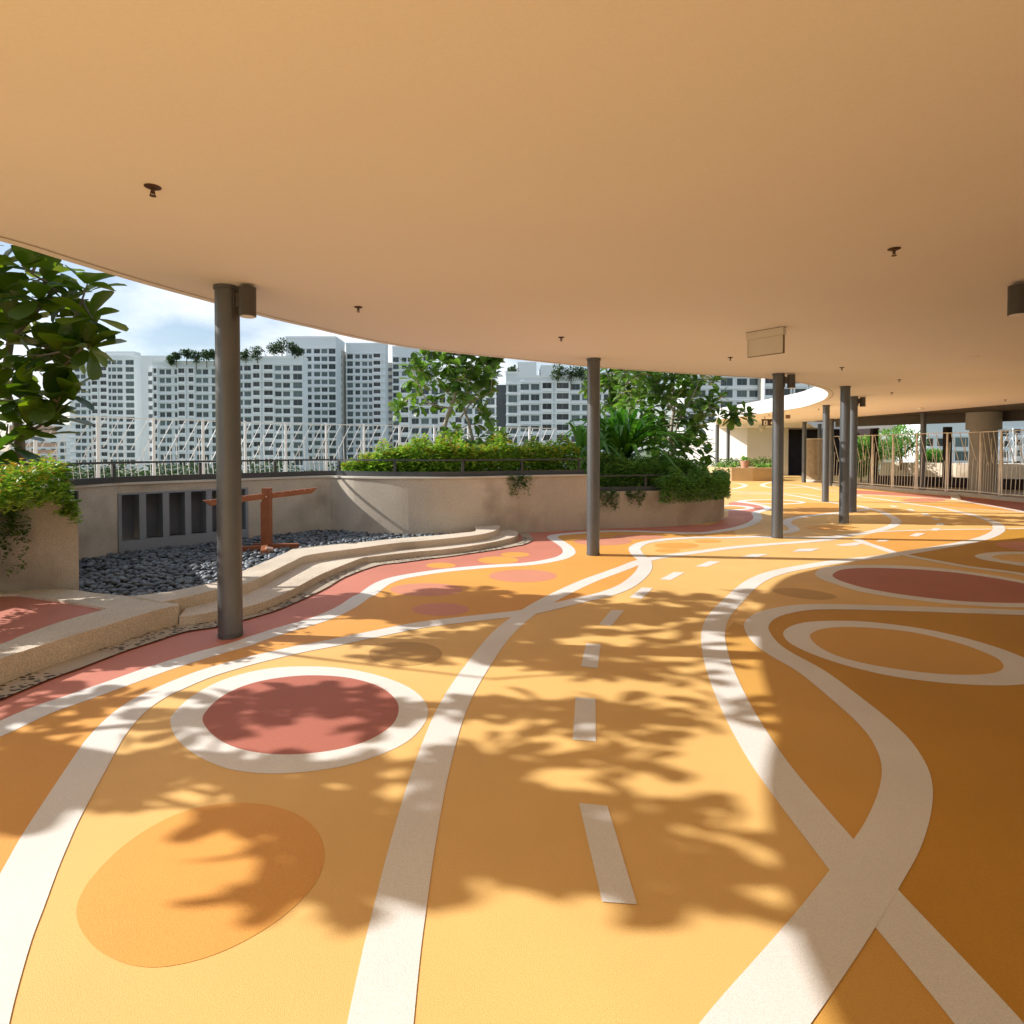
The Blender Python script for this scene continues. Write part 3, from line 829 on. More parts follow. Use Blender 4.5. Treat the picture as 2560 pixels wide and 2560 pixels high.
col_lbl = [
    (435, 1207, 'large dark column at the left in front of the pebble bed', None),
    (1119, 1049, 'column standing alone in front of the curved hedge planter', None),
    (1466, 1016, 'column right of the trailing bushes with a lamp at its top right', None),
    (1592, 988, 'column beside a thinner looking one, nearest of the right cluster', None),
    (1557, 947, 'column just left of the paired columns, before the slatted screen', None),
    (1608, 966, 'column half hidden right behind the nearest of the right cluster, lamp on it', None),
    (1516.6, 910.5, 'distant column in front of the dark doorway', None),
    (1740.3, 929.5, 'column by the tan baluster fence on the right', None),
    (1567.4, 917, 'distant column at the left end of the tan baluster fence', None),
    (1373.6, 0, 'far slim column before the sunlit white wall', 35.5),
    (1353, 0, 'far column partly behind the broad leaved tree at right edge of foliage', 32.5),
    (1546, 0, 'far column rising behind the curved slatted screen', 31.5)]
colpos = []
for x, y, lb, D in col_lbl:
    colpos.append(place_column(x, y, lb, D))
offp = v3((4.38, 4.85), 0)
t = thing('column', 'column just beyond the right edge carrying the cut off lamp', 'column', offp, 0, colrow)
for s_ in ('shaft', 'top_collar', 'base_ring'):
    src = bpy.data.objects[s_]
    c_ = src.copy(); COL.objects.link(c_); c_.parent = t
def lamp(p, dx, dy, label):
    ang = math.atan2(dy, dx)
    t = thing('downlight', label, 'lamp', (p.x, p.y, 0), ang, 'cylinder downlights on the columns')
    r0 = 0.0975
    b = MB(); b.cyl((r0 + 0.115, 0, 2.72), (r0 + 0.115, 0, 2.96), 0.068, n=28); lh = b.build('lamp_housing', 'lamp', t)
    b = MB(); b.box((r0 + 0.03, 0, 2.86), (0.06, 0.05, 0.12)); b.box((r0 + .004, 0, 2.84), (0.012, 0.075, 0.2)); b.build('bracket', 'lamp', t)
    b = MB(); b.cyl((r0 + 0.115, 0, 2.713), (r0 + 0.115, 0, 2.7195), 0.058, n=24); b.build('lens', 'signwhite', lh)
lamp(colpos[0], 0.95, -0.31, 'dark cylinder lamp bracketed to the top of the large left column')
lamp(colpos[2], 0.95, -0.3, 'dark cylinder lamp on the column right of the bushes')
lamp(colpos[5], 0.98, -0.2, 'small dark cylinder lamp sticking out right of the clustered columns')
lamp(offp, -0.9, 0.42, 'dark cylinder lamp cut by the right edge of the photo')

# ================================================================== CEILING FITTINGS
def sprinkler_parts(t, src=[None]):
    if src[0] is None:
        b = MB()
        n = 28
        b.cyl((0, 0, -0.004), (0, 0, 0.0), 0.052, 0.052, n); b.cyl((0, 0, -0.014), (0, 0, -0.0042), 0.030, 0.052, n)
        e = b.build('escutcheon', 'bronze', t)
        b = MB()
        b.cyl((0, 0, -0.045), (0, 0, -0.0143), 0.009, 0.014, 14)
        b.bar((-0.014, 0, -0.058), (-0.011, 0, -0.03), .004, .006); b.bar((0.014, 0, -0.058), (0.011, 0, -0.03), .004, .006)
        b.cyl((0, 0, -0.063), (0, 0, -0.059), 0.021, 0.021, 18)
        h = b.build('sprinkler_head', 'bronze', t)
        src[0] = (e, h)
    else:
        for s_ in src[0]:
            c_ = s_.copy(); COL.objects.link(c_); c_.parent = t
spr = [((288, 352), 'largest sprinkler, alone on the ceiling at upper left'), ((1687, 469), 'ceiling sprinkler at upper right, above the cut off lamp'),
       ((676, 579), 'ceiling sprinkler right of the left column lamp'), ((1059, 636), 'ceiling sprinkler just left of the second column'),
       ((1378, 674), 'ceiling sprinkler left of the blank hanging sign'), ((1588.5, 693), 'ceiling sprinkler above the clustered right columns'),
       ((1696.7, 716), 'ceiling sprinkler right of the clustered columns, upper one of a close pair'), ((1682.8, 740.5), 'ceiling sprinkler right of the clustered columns, lower one of a close pair'),
       ((1896.7, 754), 'small ceiling sprinkler near the right edge above the round pillar'), ((1544.7, 771.5), 'tiny ceiling sprinkler beside the far middle column'),
       ((1451, 782), 'tiny sprinkler above the running man sign')]
for (x, y), lb in spr:
    t = thing('sprinkler', lb, 'sprinkler', G(x, y, ZS) - Vector((0, 0, 0.001)), 0.3, 'bronze sprinklers on the canopy soffit')
    sprinkler_parts(t); t.scale = (.78, .78, .78)
p = G(1832, 673, ZS)
b = MB(); b.cyl((0, 0, -0.012), (0, 0, -0.001), 0.10, 0.11, 32)
tag(b.build('ceiling_speaker', 'soffit', None, p), 'flat round disc flush on the ceiling at right, same colour as soffit', 'ceiling speaker')
p = G(1737.6, 769.5, ZS)
b = MB(); b.cyl((0, 0, -0.05), (0, 0, -0.001), 0.08, 0.10, 24)
tag(b.build('smoke_detector', 'soffit', None, p), 'small round detector on the ceiling above the fence side column', 'detector')

# blank hanging sign
a, c = G(1410.2, 628.2, ZS), G(1480.2, 616.3, ZS)
mid = (a + c) / 2; d = c - a
t = thing('hanging_sign', 'blank beige sign box hanging from the soffit, seen from behind', 'sign', (mid.x, mid.y, ZS), math.atan2(d.y, d.x))
b = MB(); b.box((0, 0, -0.045), (d.length, 0.07, 0.088)); b.build('housing', 'signface', t)
b = MB(); b.box((0.005, 0, -0.19), (d.length - 0.025, 0.03, 0.20)); b.build('panel', 'signface', t)
b = MB()
for z_ in (-0.292,): b.box((0.005, 0, z_), (d.length - 0.02, 0.036, 0.005))
for s_ in (-1, 1): b.box((0.005 + s_ * (d.length / 2 - 0.0115), 0, -0.19), (0.004, 0.036, 0.2))
b.box((0, 0, -0.0035), (d.length + 0.006, 0.078, 0.005))
b.build('edge_trim', 'signedge', t)
# exit sign with running figure
p = PD(1452, 798, 24.5)
t = thing('exit_sign', 'dark exit sign with white running man and arrow under the far soffit', 'sign', p, 0)
b = MB(); b.box((0, 0, 0), (0.62, 0.05, 0.22)); b.box((0, 0.004, .135), (0.66, 0.06, 0.045)); b.build('sign_box', 'signdark', t)
b = MB()
y_ = -0.029
b.box((-0.18, y_, 0), (0.15, .004, .18)); b.build('door_pictogram', 'signwhite', t)
b = MB(); y_ = -0.033
b.cyl((-0.165, y_ + .002, .058), (-0.165, y_ - .001, .058), .017, n=12)
b.bar((-0.175, y_, .035), (-0.19, y_, -.02), .004, .03); b.bar((-0.19, y_, -.02), (-0.15, y_, -.045), .004, .018); b.bar((-0.15, y_ - .0005, -.045), (-0.155, y_ - .0005, -.085), .004, .016)
b.bar((-0.19, y_ - .001, -.02), (-0.22, y_ - .001, -.07), .004, .018); b.bar((-0.175, y_ - .0015, .03), (-0.13, y_ - .0015, .01), .004, .014); b.bar((-0.178, y_ - .002, .03), (-0.225, y_ - .002, .005), .004, .014)
b.build('running_figure', 'signdark', t)
b = MB(); b.box((0.12, -0.029, 0), (0.17, .004, .03)); b.bar((0.03, -0.0295, 0), (0.09, -0.0295, .055), .004, .028); b.bar((0.03, -0.03, 0), (0.09, -0.03, -.055), .004, .028)
b.build('arrow', 'signwhite', t)
for s_ in (-.2, .2):
    b = MB(); b.cyl((s_, 0, .157), (s_, 0, ZS - p.z - .002), .012); b.build('hanger', 'signedge', t)
p = PD(1486.5, 784, 23.5)
b = MB(); b.box((0, 0, 0), (0.15, 0.10, 0.24)); b.cyl((0, 0, .12), (0, 0, ZS - p.z - .002), .02)
tag(b.build('wall_speaker', 'signedge', None, p), 'small brown box hanging right behind the column beside the exit sign', 'speaker box')
p = PD(1438, 810, 33)
t = thing('cctv_camera', 'pale dome camera below the exit sign', 'camera', p)
b = MB(); b.cyl((0, 0, 0), (0, 0, .25), .15, .18, 20); b.cyl((0, 0, .25), (0, 0, ZS - p.z - .002), .05); b.build('camera_body', 'coping', t)
b = MB(); b.cyl((0, 0, -.12), (0, 0, -.002), .06, .14, 20); b.build('dome', 'signface', t)

# ================================================================== WOODEN SEESAW-LIKE POST
SW = Vector((-3.74, 9.05, 0.03))
t = thing('timber_post_frame', 'orange stained timber post carrying a tilted beam, standing on the pebbles', 'timber frame', SW)
b = MB(); b.box((0, 0, 0.50), (0.115, 0.115, 0.98)); b.build('post', 'wood', t)
b = MB(); b.box((-0.072, 0.01, 0.42), (0.028, 0.09, 0.72)); b.build('side_board', 'wood', t)
A1, B1 = PD(388.6, 949, 8.45) - SW, PD(601, 924, 9.75) - SW
b = MB(); dd = (B1 - A1).normalized()
sd_ = Vector((-dd.y, dd.x, 0)).normalized() * 0.03
off = Vector((0, -0.0, 0))
def beam(mb, A_, B_, th, h, cut):
    d_ = (B_ - A_).normalized(); s_ = Vector((-d_.y, d_.x, 0)).normalized() * th / 2
    prof = [A_ + Vector((0, 0, h / 2)), A_ + d_ * cut - Vector((0, 0, h / 2)), B_ - d_ * cut - Vector((0, 0, h / 2)), B_ + Vector((0, 0, h / 2))]
    vs = [q - s_ for q in prof] + [q + s_ for q in prof]
    mb.add(vs, [(0, 1, 2, 3), (7, 6, 5, 4), (0, 4, 5, 1), (1, 5, 6, 2), (2, 6, 7, 3), (3, 7, 4, 0)])
beam(b, A1 + Vector((0, -.09, 0)), B1 + Vector((0, -.09, 0)), 0.045, 0.085, 0.10); bm_ = b.build('cross_beam', 'wood', t)
for f_ in (0.06, 0.27, 0.34, 0.60, 0.67, 0.74, 0.81, 0.88, 0.94):
    q = A1.lerp(B1, f_) + Vector((0, -.09, .042))
    b = MB(); b.cyl(q + Vector((0, -.03, -.012)), q + Vector((0, .03, -.012)), 0.012, n=10); b.build('peg', 'peg', bm_)
b = MB(); b.cyl((0.01, -.062, .86), (0.01, -.058, .86), .014, n=10); b.build('bolt', 'peg', t)
for A_, B_ in (((-0.42, -0.16, .06), (-0.0, -0.10, .075)), ((0.02, 0.0, .08), (0.42, 0.16, .06)), ((-0.30, 0.25, .05), (-.05, 0.06, .07)), ((-0.02, -0.06, .08), (0.12, -0.42, .05))):
    b = MB(); beam(b, Vector(A_), Vector(B_), 0.09, 0.11, 0.05 if A_[0] < -.1 else -0.05); b.build('foot', 'wood', t)
b = MB(); b.box((0.14, -0.30, 0.07), (0.10, 0.07, 0.12), (0.3, 0.25, 0.5)); b.build('foot_block', 'peg', t)

# ================================================================== FENCES
def fence(label, pts, z0, z1, step, post_mat, bar_mat, lean, group=None, twin=False, ph=0.0):
    P = [Vector((p.x, p.y, 0)) for p in cr([(a, c, 0) for a, c in pts], 8)]
    L = sum((P[i + 1] - P[i]).length for i in range(len(P) - 1))
    n = max(1, round(L / step))
    Q = resample(P, n + 1)
    o_ = Q[0].copy(); o_.z = z0
    t = thing('baluster_fence', label, 'fence', o_, 0, group)
    H = z1 - z0
    top = MB(); bot = MB()
    for i in range(n):
        a, c = Q[i] - Q[0], Q[i + 1] - Q[0]
        d_ = c - a
        def pt(u_, v_): return a + d_ * u_ + Vector((0, 0, v_ * H))
        e = d_.normalized() * 0.002
        top.bar(pt(0, 1), pt(1, 1), 0.025, 0.025)
        bot.bar(pt(0, 0.03), pt(1, 0.03), 0.03, 0.03)
        pn = MB()
        def uu(v_): return v_ if lean < 0 else 1 - v_
        dg = [((.64, 1), (.15, .28)), ((.39, 1), (.09, .56)), ((.91, 1), (.58, .52)), ((1.0, .76), (.66, .27)), ((.14, 1), (.0, .79))]
        if lean > 0:
            dg = [((.62, 1), (.36, .50)), ((.36, 1), (.12, .54)), ((.88, 1), (.60, .46))]
        for (a1, v1), (a2, v2) in dg:
            pn.bar(pt(uu(a1), v1), pt(uu(a2), v2), 0.016, 0.018)
        for k_, (u0, v1) in enumerate(((.12, .40), (.24, .45), (.36, .60), (.48, .78), (.60, .40), (.72, .38), (.84, .55), (.95, .72))):
            jit = math.sin(i * 2.3 + k_ * 1.7) * 0.004
            pn.bar(pt(uu(u0 + jit), 0.03), pt(uu(u0 - 0.045 + jit), v1 + (0.12 if lean > 0 else 0)), 0.013, 0.014)
        pn.build('balusters', bar_mat, t)
        b = MB()
        if twin:
            b.bar(pt(-.02, 0), pt(0.015, 1.0), 0.045, 0.05); b.bar(pt(0.05, 0), pt(0.015, 0.97), 0.035, 0.04)
        else:
            b.cyl(pt(0, -0.01), pt(0, 1.02), 0.045, 0.035, 10)
        b.build('post', post_mat, t)
    top.build('top_rail', bar_mat, t); bot.build('bottom_rail', bar_mat, t)
    return t
fl_pts = [PD(-60, 850, 13.6), PD(52, 850, 14.1), PD(181, 850, 14.9), PD(362, 850, 16.4), PD(514, 850, 18.2), PD(647, 850, 19.3), PD(771, 850, 20.4), PD(925, 850, 21.5), PD(1051, 850, 22.8)]
fence('white slanted baluster fence beyond the hedge, city towers behind', [(p.x, p.y) for p in fl_pts], 0.72, 2.42, 1.27, 'fencewhite', 'fencewhite', -1)
b = MB(); b.wallstrip([(p.x, p.y) for p in cr([(p.x, p.y + 0.05, 0) for p in fl_pts], 4)], 0.2, -0.02, 0.70)
tag(b.build('upstand_wall', 'concretedark'), 'low concrete upstand carrying the white baluster fence', 'wall')
fr_V = [(1566, 911.5), (1614.6, 914.6), (1734, 924.5), (1842, 931.5), (1930, 940.5)]
frp = [G(x, y, 0.12) for x, y in fr_V]
frp2 = [(p.x, p.y) for p in frp] + [(17.6, 13.5), (18.4, 8)]
frp2[0] = (frp[0].x, frp[0].y)
fence('tan slanted baluster fence on the right with slim twin posts', frp2, 0.14, 2.2, 1.15, 'fencetan', 'fencetan', 1, None, True)
b = MB(); b.wallstrip([(p.x, p.y) for p in cr([(a, c - 0.15, 0) for a, c in frp2], 4)], 0.32, -0.02, 0.13)
tag(b.build('fence_kerb', 'concrete'), 'grey concrete kerb under the tan baluster fence', 'kerb')
b = MB(); P4 = cF([(1195, 148), (1270, 155), (1295, 200), (1200, 196)])
b.prism([G(x, y) for x, y in P4], 0.0, 0.05)
tag(b.build('kerb_ramp', 'coping'), 'pale small ramp block at the foot of the tan fence', 'ramp')

# ================================================================== FAR STRUCTURES ON THE DECK
b = MB()
wpts = [(11.2, 40.2), (14.65, 37.0), (17.0, 36.95)]
b.wallstrip(wpts, 0.3, -0.02, 2.98)
tag(b.build('white_wall', 'whitewall'), 'sunlit white plastered wall at the far end under the canopy', 'wall')
dt = thing('doorway', 'dark recessed doorway at the far end of the covered walk', 'doorway', (17.9, 37.0, 0))
b = MB()
b.box((-0.85, 0.1, 1.49), (0.2, 0.5, 2.98)); b.build('jamb', 'coping', dt)
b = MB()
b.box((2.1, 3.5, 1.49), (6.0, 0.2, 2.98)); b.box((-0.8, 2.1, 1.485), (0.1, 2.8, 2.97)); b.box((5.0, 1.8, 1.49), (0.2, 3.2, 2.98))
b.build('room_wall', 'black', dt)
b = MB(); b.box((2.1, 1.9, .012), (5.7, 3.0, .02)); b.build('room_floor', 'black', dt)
# far planter
fp = [G(1352, 905), G(1380, 907.5), G(1420, 907.8), G(1462, 907.5)]
b = MB()
fpp = [(p.x, p.y) for p in fp] + [(fp[3].x + .3, fp[3].y + 2.2), (fp[0].x - .2, fp[0].y + 2.2)]
b.prism(fpp, -0.02, 0.67)
fpt = thing('planter_box', 'small ochre planter at the far end before the white wall', 'planter', (0, 0, 0))
b.build('planter_body', 'planterochre', fpt)
pot = fp[2] + Vector((-.1, .8, .67))
b = MB(); b.cyl(pot + Vector((0, 0, 0)), pot + Vector((0, 0, .36)), .17, .24, 20)
tag(b.build('flower_pot', 'terracotta'), 'terracotta pot standing in the small far planter', 'pot')
# slatted screen
cx, cy = 15.4, 29.7
t = thing('slatted_screen', 'curved tan timber slat screen beside the doorway', 'screen', (cx, cy, 0))
b = MB()
for k_ in range(30):
    th = R(150 + k_ * 5.2)
    b.box((.6 * math.cos(th), .6 * math.sin(th), 1.13), (0.05, 0.030, 2.0), (0, 0, th))
b.build('slats', 'slatwood', t)
b = MB(); b2 = MB()
for k_ in range(30):
    th, t2 = R(149 + k_ * 5.2), R(149 + (k_ + 1) * 5.2)
    for z_, rb in ((0.1, b), (2.15, b2)):
        rb.bar((.6 * math.cos(th), .6 * math.sin(th), z_), (.6 * math.cos(t2), .6 * math.sin(t2), z_), .09, .05)
b.build('frame_ring', 'fencetan', t); b2.build('frame_ring', 'fencetan', t)
b = MB(); b.cyl((0, 0, 0.0), (0, 0, 0.07), .7, .7, 36); b.build('base_plinth', 'concrete', t)
# neighbouring dark deck, pillar, posts
b = MB(); b.prism([(14.65, 29.4), (14.45, 24.8), (14.95, 21), (15.15, 17.5), (15.05, 12), (14.55, 4), (30, 4), (28, 16), (24, 24), (19.5, 30)], 3.0, 3.5); b.wallstrip([(14.8, 27.2), (15.4, 25.8), (18.7, 20.6), (22.5, 13.5), (24, 5)], 0.5, 2.66, 2.995)  # slab added up to the canopy edge to keep sun off the beam
tag(b.build('neighbour_roof_sun_block', 'darkslab'), 'dark roof edge seen beyond the tan fence, with an added slab blocking sun', 'roof')
pp = PD(1855, 860, 22.0)
t = thing('round_pillar', 'stout round concrete pillar with wider head behind the tan fence', 'pillar', (pp.x, pp.y, 0))
b = MB(); b.cyl((0, 0, 0), (0, 0, 2.35), .42, n=36); b.build('shaft', 'concrete', t)
b = MB(); b.cyl((0, 0, 2.352), (0, 0, 2.99), .54, n=36); b.build('head', 'concrete', t)
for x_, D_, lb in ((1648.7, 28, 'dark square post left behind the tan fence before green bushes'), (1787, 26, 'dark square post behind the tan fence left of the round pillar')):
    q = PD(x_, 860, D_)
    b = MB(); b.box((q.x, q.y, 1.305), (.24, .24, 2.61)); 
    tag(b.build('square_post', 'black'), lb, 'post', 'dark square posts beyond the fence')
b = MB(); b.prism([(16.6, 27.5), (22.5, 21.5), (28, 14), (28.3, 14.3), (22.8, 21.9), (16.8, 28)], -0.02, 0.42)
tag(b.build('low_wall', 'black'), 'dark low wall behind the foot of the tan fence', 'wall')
b = MB(); b.prism([(20.5, 33), (22.5, 30), (26, 27.5), (32, 24), (38, 22), (38, 24), (33, 26), (27, 29.5), (23, 33)], -0.02, 0.92)
tag(b.build('garden_wall', 'stone'), 'sunlit buff planter wall beyond the tan fence and pillar', 'wall')
q0, q1 = PD(1875, 850, 36), PD(2000, 850, 36)
fence('distant white baluster fence right of the round pillar', [(q0.x, q0.y), (q1.x, q1.y)], .9, 2.6, 1.27, 'fencewhite', 'fencewhite', -1)

# ================================================================== PLANTS
def twig_curve(a, c, bend=0.15, n=5):
    mid_ = (a + c) / 2 + Vector((0, 0, -bend * (c - a).length))
    out = []
    for i in range(n + 1):
        t_ = i / n
        out.append(a * (1 - t_) ** 2 + mid_ * 2 * t_ * (1 - t_) + c * t_ ** 2)
    return out
def rosette(mb, tip, axis, n, L, rn, wr=0.62, droop=0.25, lo=40, hi=100):
    axis = axis.normalized()
    x = axis.orthogonal().normalized(); y = axis.cross(x)
    for i in range(n):
        ph_ = 2.4 * i + rn.uniform(-.3, .3)
        el = R(lo + (hi - lo) * (i / max(1, n - 1)) + rn.uniform(-10, 10))
        d_ = axis * math.cos(el) + (x * math.cos(ph_) + y * math.sin(ph_)) * math.sin(el)
        l_ = L * rn.uniform(.7, 1.1)
        mt = d_.to_track_quat('X', 'Z').to_matrix() @ Matrix.Rotation(rn.uniform(-.35, .35), 3, 'X')
        base = tip - axis * rn.uniform(0, .35) * L + d_ * 0.03
        mb.leaf(base, mt, l_, l_ * wr * rn.uniform(.9, 1.1), rn.uniform(.08, .3), droop * rn.uniform(.3, 1.3))
def tree(label, base, limbs, tips, leafL, nleaf, seed, mleaf, mbark, wr=0.62, name='broadleaf_tree', group=None, droop=.25, twr=0.008):
    rn = random.Random(seed)
    t = thing(name, label, 'tree', base, 0, group)
    bw = MB(); cw = MB()
    nodes = []
    for pl_, r0, r1 in limbs:
        C = cr([Vector(p) - base for p in pl_], 6)
        rad = [r0 + (r1 - r0) * i / (len(C) - 1) for i in range(len(C))]
        bw.tube(C, rad, 9)
        nodes += C[len(C) // 3:]
    tw = MB()
    for tp_ in tips:
        tp_ = Vector(tp_) - base
        cand = [q for q in nodes if q.z < tp_.z + 0.25] or nodes
        nr = min(cand, key=lambda q: (q - tp_).length)
        if (nr - tp_).length > 0.05:
            C = twig_curve(nr, tp_, .12)
            tw.tube(C, [twr * (1.9 - 1.1 * i / 5) for i in range(6)], 6)
            ax = (C[-1] - C[-2]).normalized() + Vector((0, 0, .5))
            nodes.append(C[3])
        else:
            ax = Vector((0, 0, 1))
        rosette(cw, tp_, ax, nleaf + rn.randint(-1, 2), leafL, rn, wr, droop)
    bw.build('trunk', mbark, t)
    if tw.v: tw.build('twigs', mbark, t)
    cw.build('crown', mleaf, t)
    return t
def in_ell(rn, c, r):
    while True:
        p = Vector((rn.uniform(-1, 1), rn.uniform(-1, 1), rn.uniform(-1, 1)))
        if p.length < 1:
            return Vector((c[0] + p.x * r[0], c[1] + p.y * r[1], c[2] + p.z * r[2]))

# near left tree (visible)
rn = random.Random(11)
B = PD(42, 868, 6.75); B.z = 1.09
vis = [(165, 535, 6.3), (150, 560, 6.6), (175, 600, 6.2), (150, 640, 6.4), (120, 600, 6.7), (170, 655, 6.2), (120, 690, 6.3), (120, 560, 6.4), (80, 520, 6.5), (95, 560, 6.8), (40, 500, 6.3), (60, 560, 6.2),
       (30, 560, 6.8), (20, 610, 6.3), (70, 640, 6.6), (100, 650, 6.2), (50, 670, 6.2), (20, 690, 6.5), (120, 730, 6.3), (90, 745, 6.2), (100, 775, 6.4), (60, 760, 6.5), (30, 745, 6.3), (50, 800, 6.2), (85, 805, 6.3), (15, 800, 6.5), (10, 840, 6.2), (5, 640, 6.1), (-20, 560, 6.4), (-20, 720, 6.4), (-30, 800, 6.6), (-10, 500, 6.7), (110, 510, 7.0), (60, 600, 7.1), (75, 700, 6.9), (130, 650, 6.9)]
tips = [PD(x, y, D_) for x, y, D_ in vis]
for _ in range(26):
    q = in_ell(rn, (-6.3, 6.6, 3.9), (1.0, 1.1, 1.0))
    if q.x / q.y < -0.86: tips.append(q)
for _ in range(10):
    tips.append(in_ell(rn, (-5.6, 6.8, 4.6), (1.1, .9, .6)))
limbs = [([B, PD(33, 800, 6.8), PD(10, 730, 6.9), PD(20, 640, 6.8), PD(30, 540, 6.8)], .055, .03),
         ([PD(10, 740, 6.9), PD(50, 690, 6.7), PD(110, 640, 6.5), PD(140, 600, 6.4)], .03, .012),
         ([PD(-60, 870, 6.7), PD(10, 835, 6.4), PD(60, 812, 6.3), PD(95, 790, 6.3)], .025, .012),
         ([PD(20, 640, 6.8), PD(60, 600, 6.7), PD(100, 545, 6.6)], .025, .012),
         ([PD(10, 730, 6.9), PD(-80, 650, 6.8), PD(-150, 560, 6.7)], .03, .012)]
tree('broad leaved tree at the far left edge, big glossy leaves against the sky', B, limbs, tips, 0.33, 7, 5, 'leaf_big', 'bark', 0.78)
# two neighbours outside the frame on the left whose shade falls on the painted floor
TE = math.tan(SUN_EL)
def crown_for_shade(rn, zones):
    out = []
    for (x0, x1, y0, y1, n, hc) in zones:
        for _ in range(int(n * .8)):
            g_ = G(rn.uniform(x0, x1), rn.uniform(y0, y1))
            for _k in range(20):
                xc = hc + rn.uniform(-.75, .75)
                z_ = (g_.x - xc) * TE
                if 1.75 < z_ < 5.2:
                    break
            q_ = Vector((xc, g_.y + .11 * z_ / TE, z_))
            if q_.x / q_.y < -0.93 and 1.75 < z_ < 5.2:
                out.append(q_)
    return out
rn = random.Random(19)
zones = [(880, 1420, 1515, 1700, 27, -6.0), (100, 420, 1440, 1520, 8, -6.4), (520, 760, 1560, 1640, 7, -6.2), (1100, 1380, 1250, 1290, 5, -6.0), (1000, 1400, 1325, 1370, 12, -6.0), (-100, 250, 1400, 1545, 16, -6.6), (430, 860, 1440, 1560, 26, -6.2),
         (600, 900, 1600, 1690, 9, -6.2), (400, 740, 1300, 1400, 16, -6.3), (1120, 1420, 1145, 1190, 12, -6.6), (960, 1400, 1215, 1262, 20, -6.4), (640, 1000, 1178, 1245, 18, -6.6),
         (700, 980, 1130, 1172, 12, -6.9), (850, 1060, 1290, 1350, 8, -6.1), (880, 1300, 1395, 1440, 8, -6.0), (860, 1000, 1440, 1520, 8, -6.0), (0, 400, 1290, 1400, 12, -6.6)]
shade = crown_for_shade(rn, zones)
for (lo_, hi_, by_, bx_, sd_n, lb) in ((-9, 4.55, 3.6, -6.25, 22, 'broad leaved tree outside the near left corner of the walkway'), (4.55, 99, 5.6, -6.6, 21, 'broad leaved tree left of the frame beside the red terrace')):
    B = Vector((bx_, by_, 1.09))
    tips = [q for q in shade if lo_ <= q.y < hi_]
    limbs = [([B, B + Vector((.05, .1, .8)), B + Vector((0, -.1, 1.6)), B + Vector((.1, .1, 2.9))], .06, .025),
             ([B + Vector((.03, 0, .9)), B + Vector((.3, .4, 1.5)), B + Vector((.4, .8, 2.4))], .03, .012),
             ([B + Vector((.03, 0, 1.1)), B + Vector((-.1, -.4, 1.8)), B + Vector((.2, -.8, 2.7))], .03, .012)]
    tree(lb, B, limbs, tips, 0.225, 6, sd_n, 'leaf_big', 'bark', 0.62)

# middle tree
B = PD(850, 851, 12.3)
rn = random.Random(31)
cl = [(770, 690), (800, 700), (785, 740), (755, 760), (750, 770), (790, 765), (830, 680), (850, 668), (870, 690), (900, 680), (880, 665), (860, 715), (840, 740), (820, 760), (900, 715), (915, 735), (880, 740), (930, 700), (925, 725), (905, 755), (870, 760), (935, 680), (810, 720), (850, 765), (915, 775), (925, 790), (900, 800), (855, 812), (845, 830), (870, 825), (835, 820), (905, 825), (930, 815), (950, 825), (890, 845), (775, 715), (860, 745), (885, 715), (910, 690), (825, 710)]
tips = [PD(x, y, 12.3 + rn.uniform(-.6, .7)) for x, y in cl]
for _ in range(70):
    q = in_ell(rn, PD(860, 655, 12.4), (1.1, .8, 1.05)); 
    if q.z > 2.7: tips.append(q)
limbs = [([PD(830, 862, 12.2), PD(840, 800, 12.3), PD(857, 750, 12.3), PD(862, 700, 12.3), PD(870, 640, 12.3), PD(875, 560, 12.3)], .05, .02),
         ([PD(900, 862, 12.5), PD(885, 800, 12.4), PD(875, 760, 12.4), PD(890, 700, 12.4)], .035, .015),
         ([PD(848, 770, 12.3), PD(810, 760, 12.2), PD(785, 715, 12.2), PD(778, 690, 12.2)], .02, .008),
         ([PD(868, 790, 12.3), PD(890, 760, 12.3), PD(925, 740, 12.2)], .02, .008)]
tree('pale trunked tree with round rosette leaves standing in the hedge, left of second column', B, limbs, tips, 0.235, 11, 7, 'leaf_mid', 'bark_pale', 0.6, 'rosette_tree', 'rosette leaved trees above the planters', .2, .006)
# right tree
B = PD(1268, 866, 14.2)
rn = random.Random(41)
cl = [(x_, y_) for y_ in range(703, 850, 16) for x_ in range(1178, 1345, 17)]
tips = [PD(x + rn.uniform(-9, 9), y + rn.uniform(-9, 9), 14.2 + rn.uniform(-.9, .9)) for x, y in cl if not (x < 1220 and y > 770) and not (x > 1300 and 720 < y < 745)]
tips += [PD(x, y, 13.6) for x, y in ((1360, 745), (1345, 755), (1375, 778), (1390, 785), (1405, 775), (1355, 785), (1340, 770), (1415, 782), (1350, 720), (1355, 705), (1380, 790))]
for _ in range(60):
    q = in_ell(rn, PD(1260, 660, 14.4), (1.9, 1.1, 1.1))
    if q.z > 3.1: tips.append(q)
limbs = [([PD(1268, 872, 14.2), PD(1266, 820, 14.2), PD(1272, 760, 14.2), PD(1268, 700, 14.2), PD(1275, 620, 14.2)], .055, .02),
         ([PD(1271, 860, 14.0), PD(1278, 800, 14.0), PD(1300, 760, 14.0), PD(1320, 720, 14.0)], .03, .012),
         ([PD(1268, 790, 14.2), PD(1310, 785, 13.9), PD(1350, 775, 13.8), PD(1385, 778, 13.6)], .02, .008),
         ([PD(1268, 770, 14.2), PD(1235, 740, 14.3), PD(1210, 715, 14.3)], .025, .010)]
tree('dense broad leaved tree right of second column, one branch reaching over the walk', B, limbs, tips, 0.25, 10, 8, 'leaf_mid', 'bark_pale', 0.62, 'rosette_tree', 'rosette leaved trees above the planters', .2, .006)
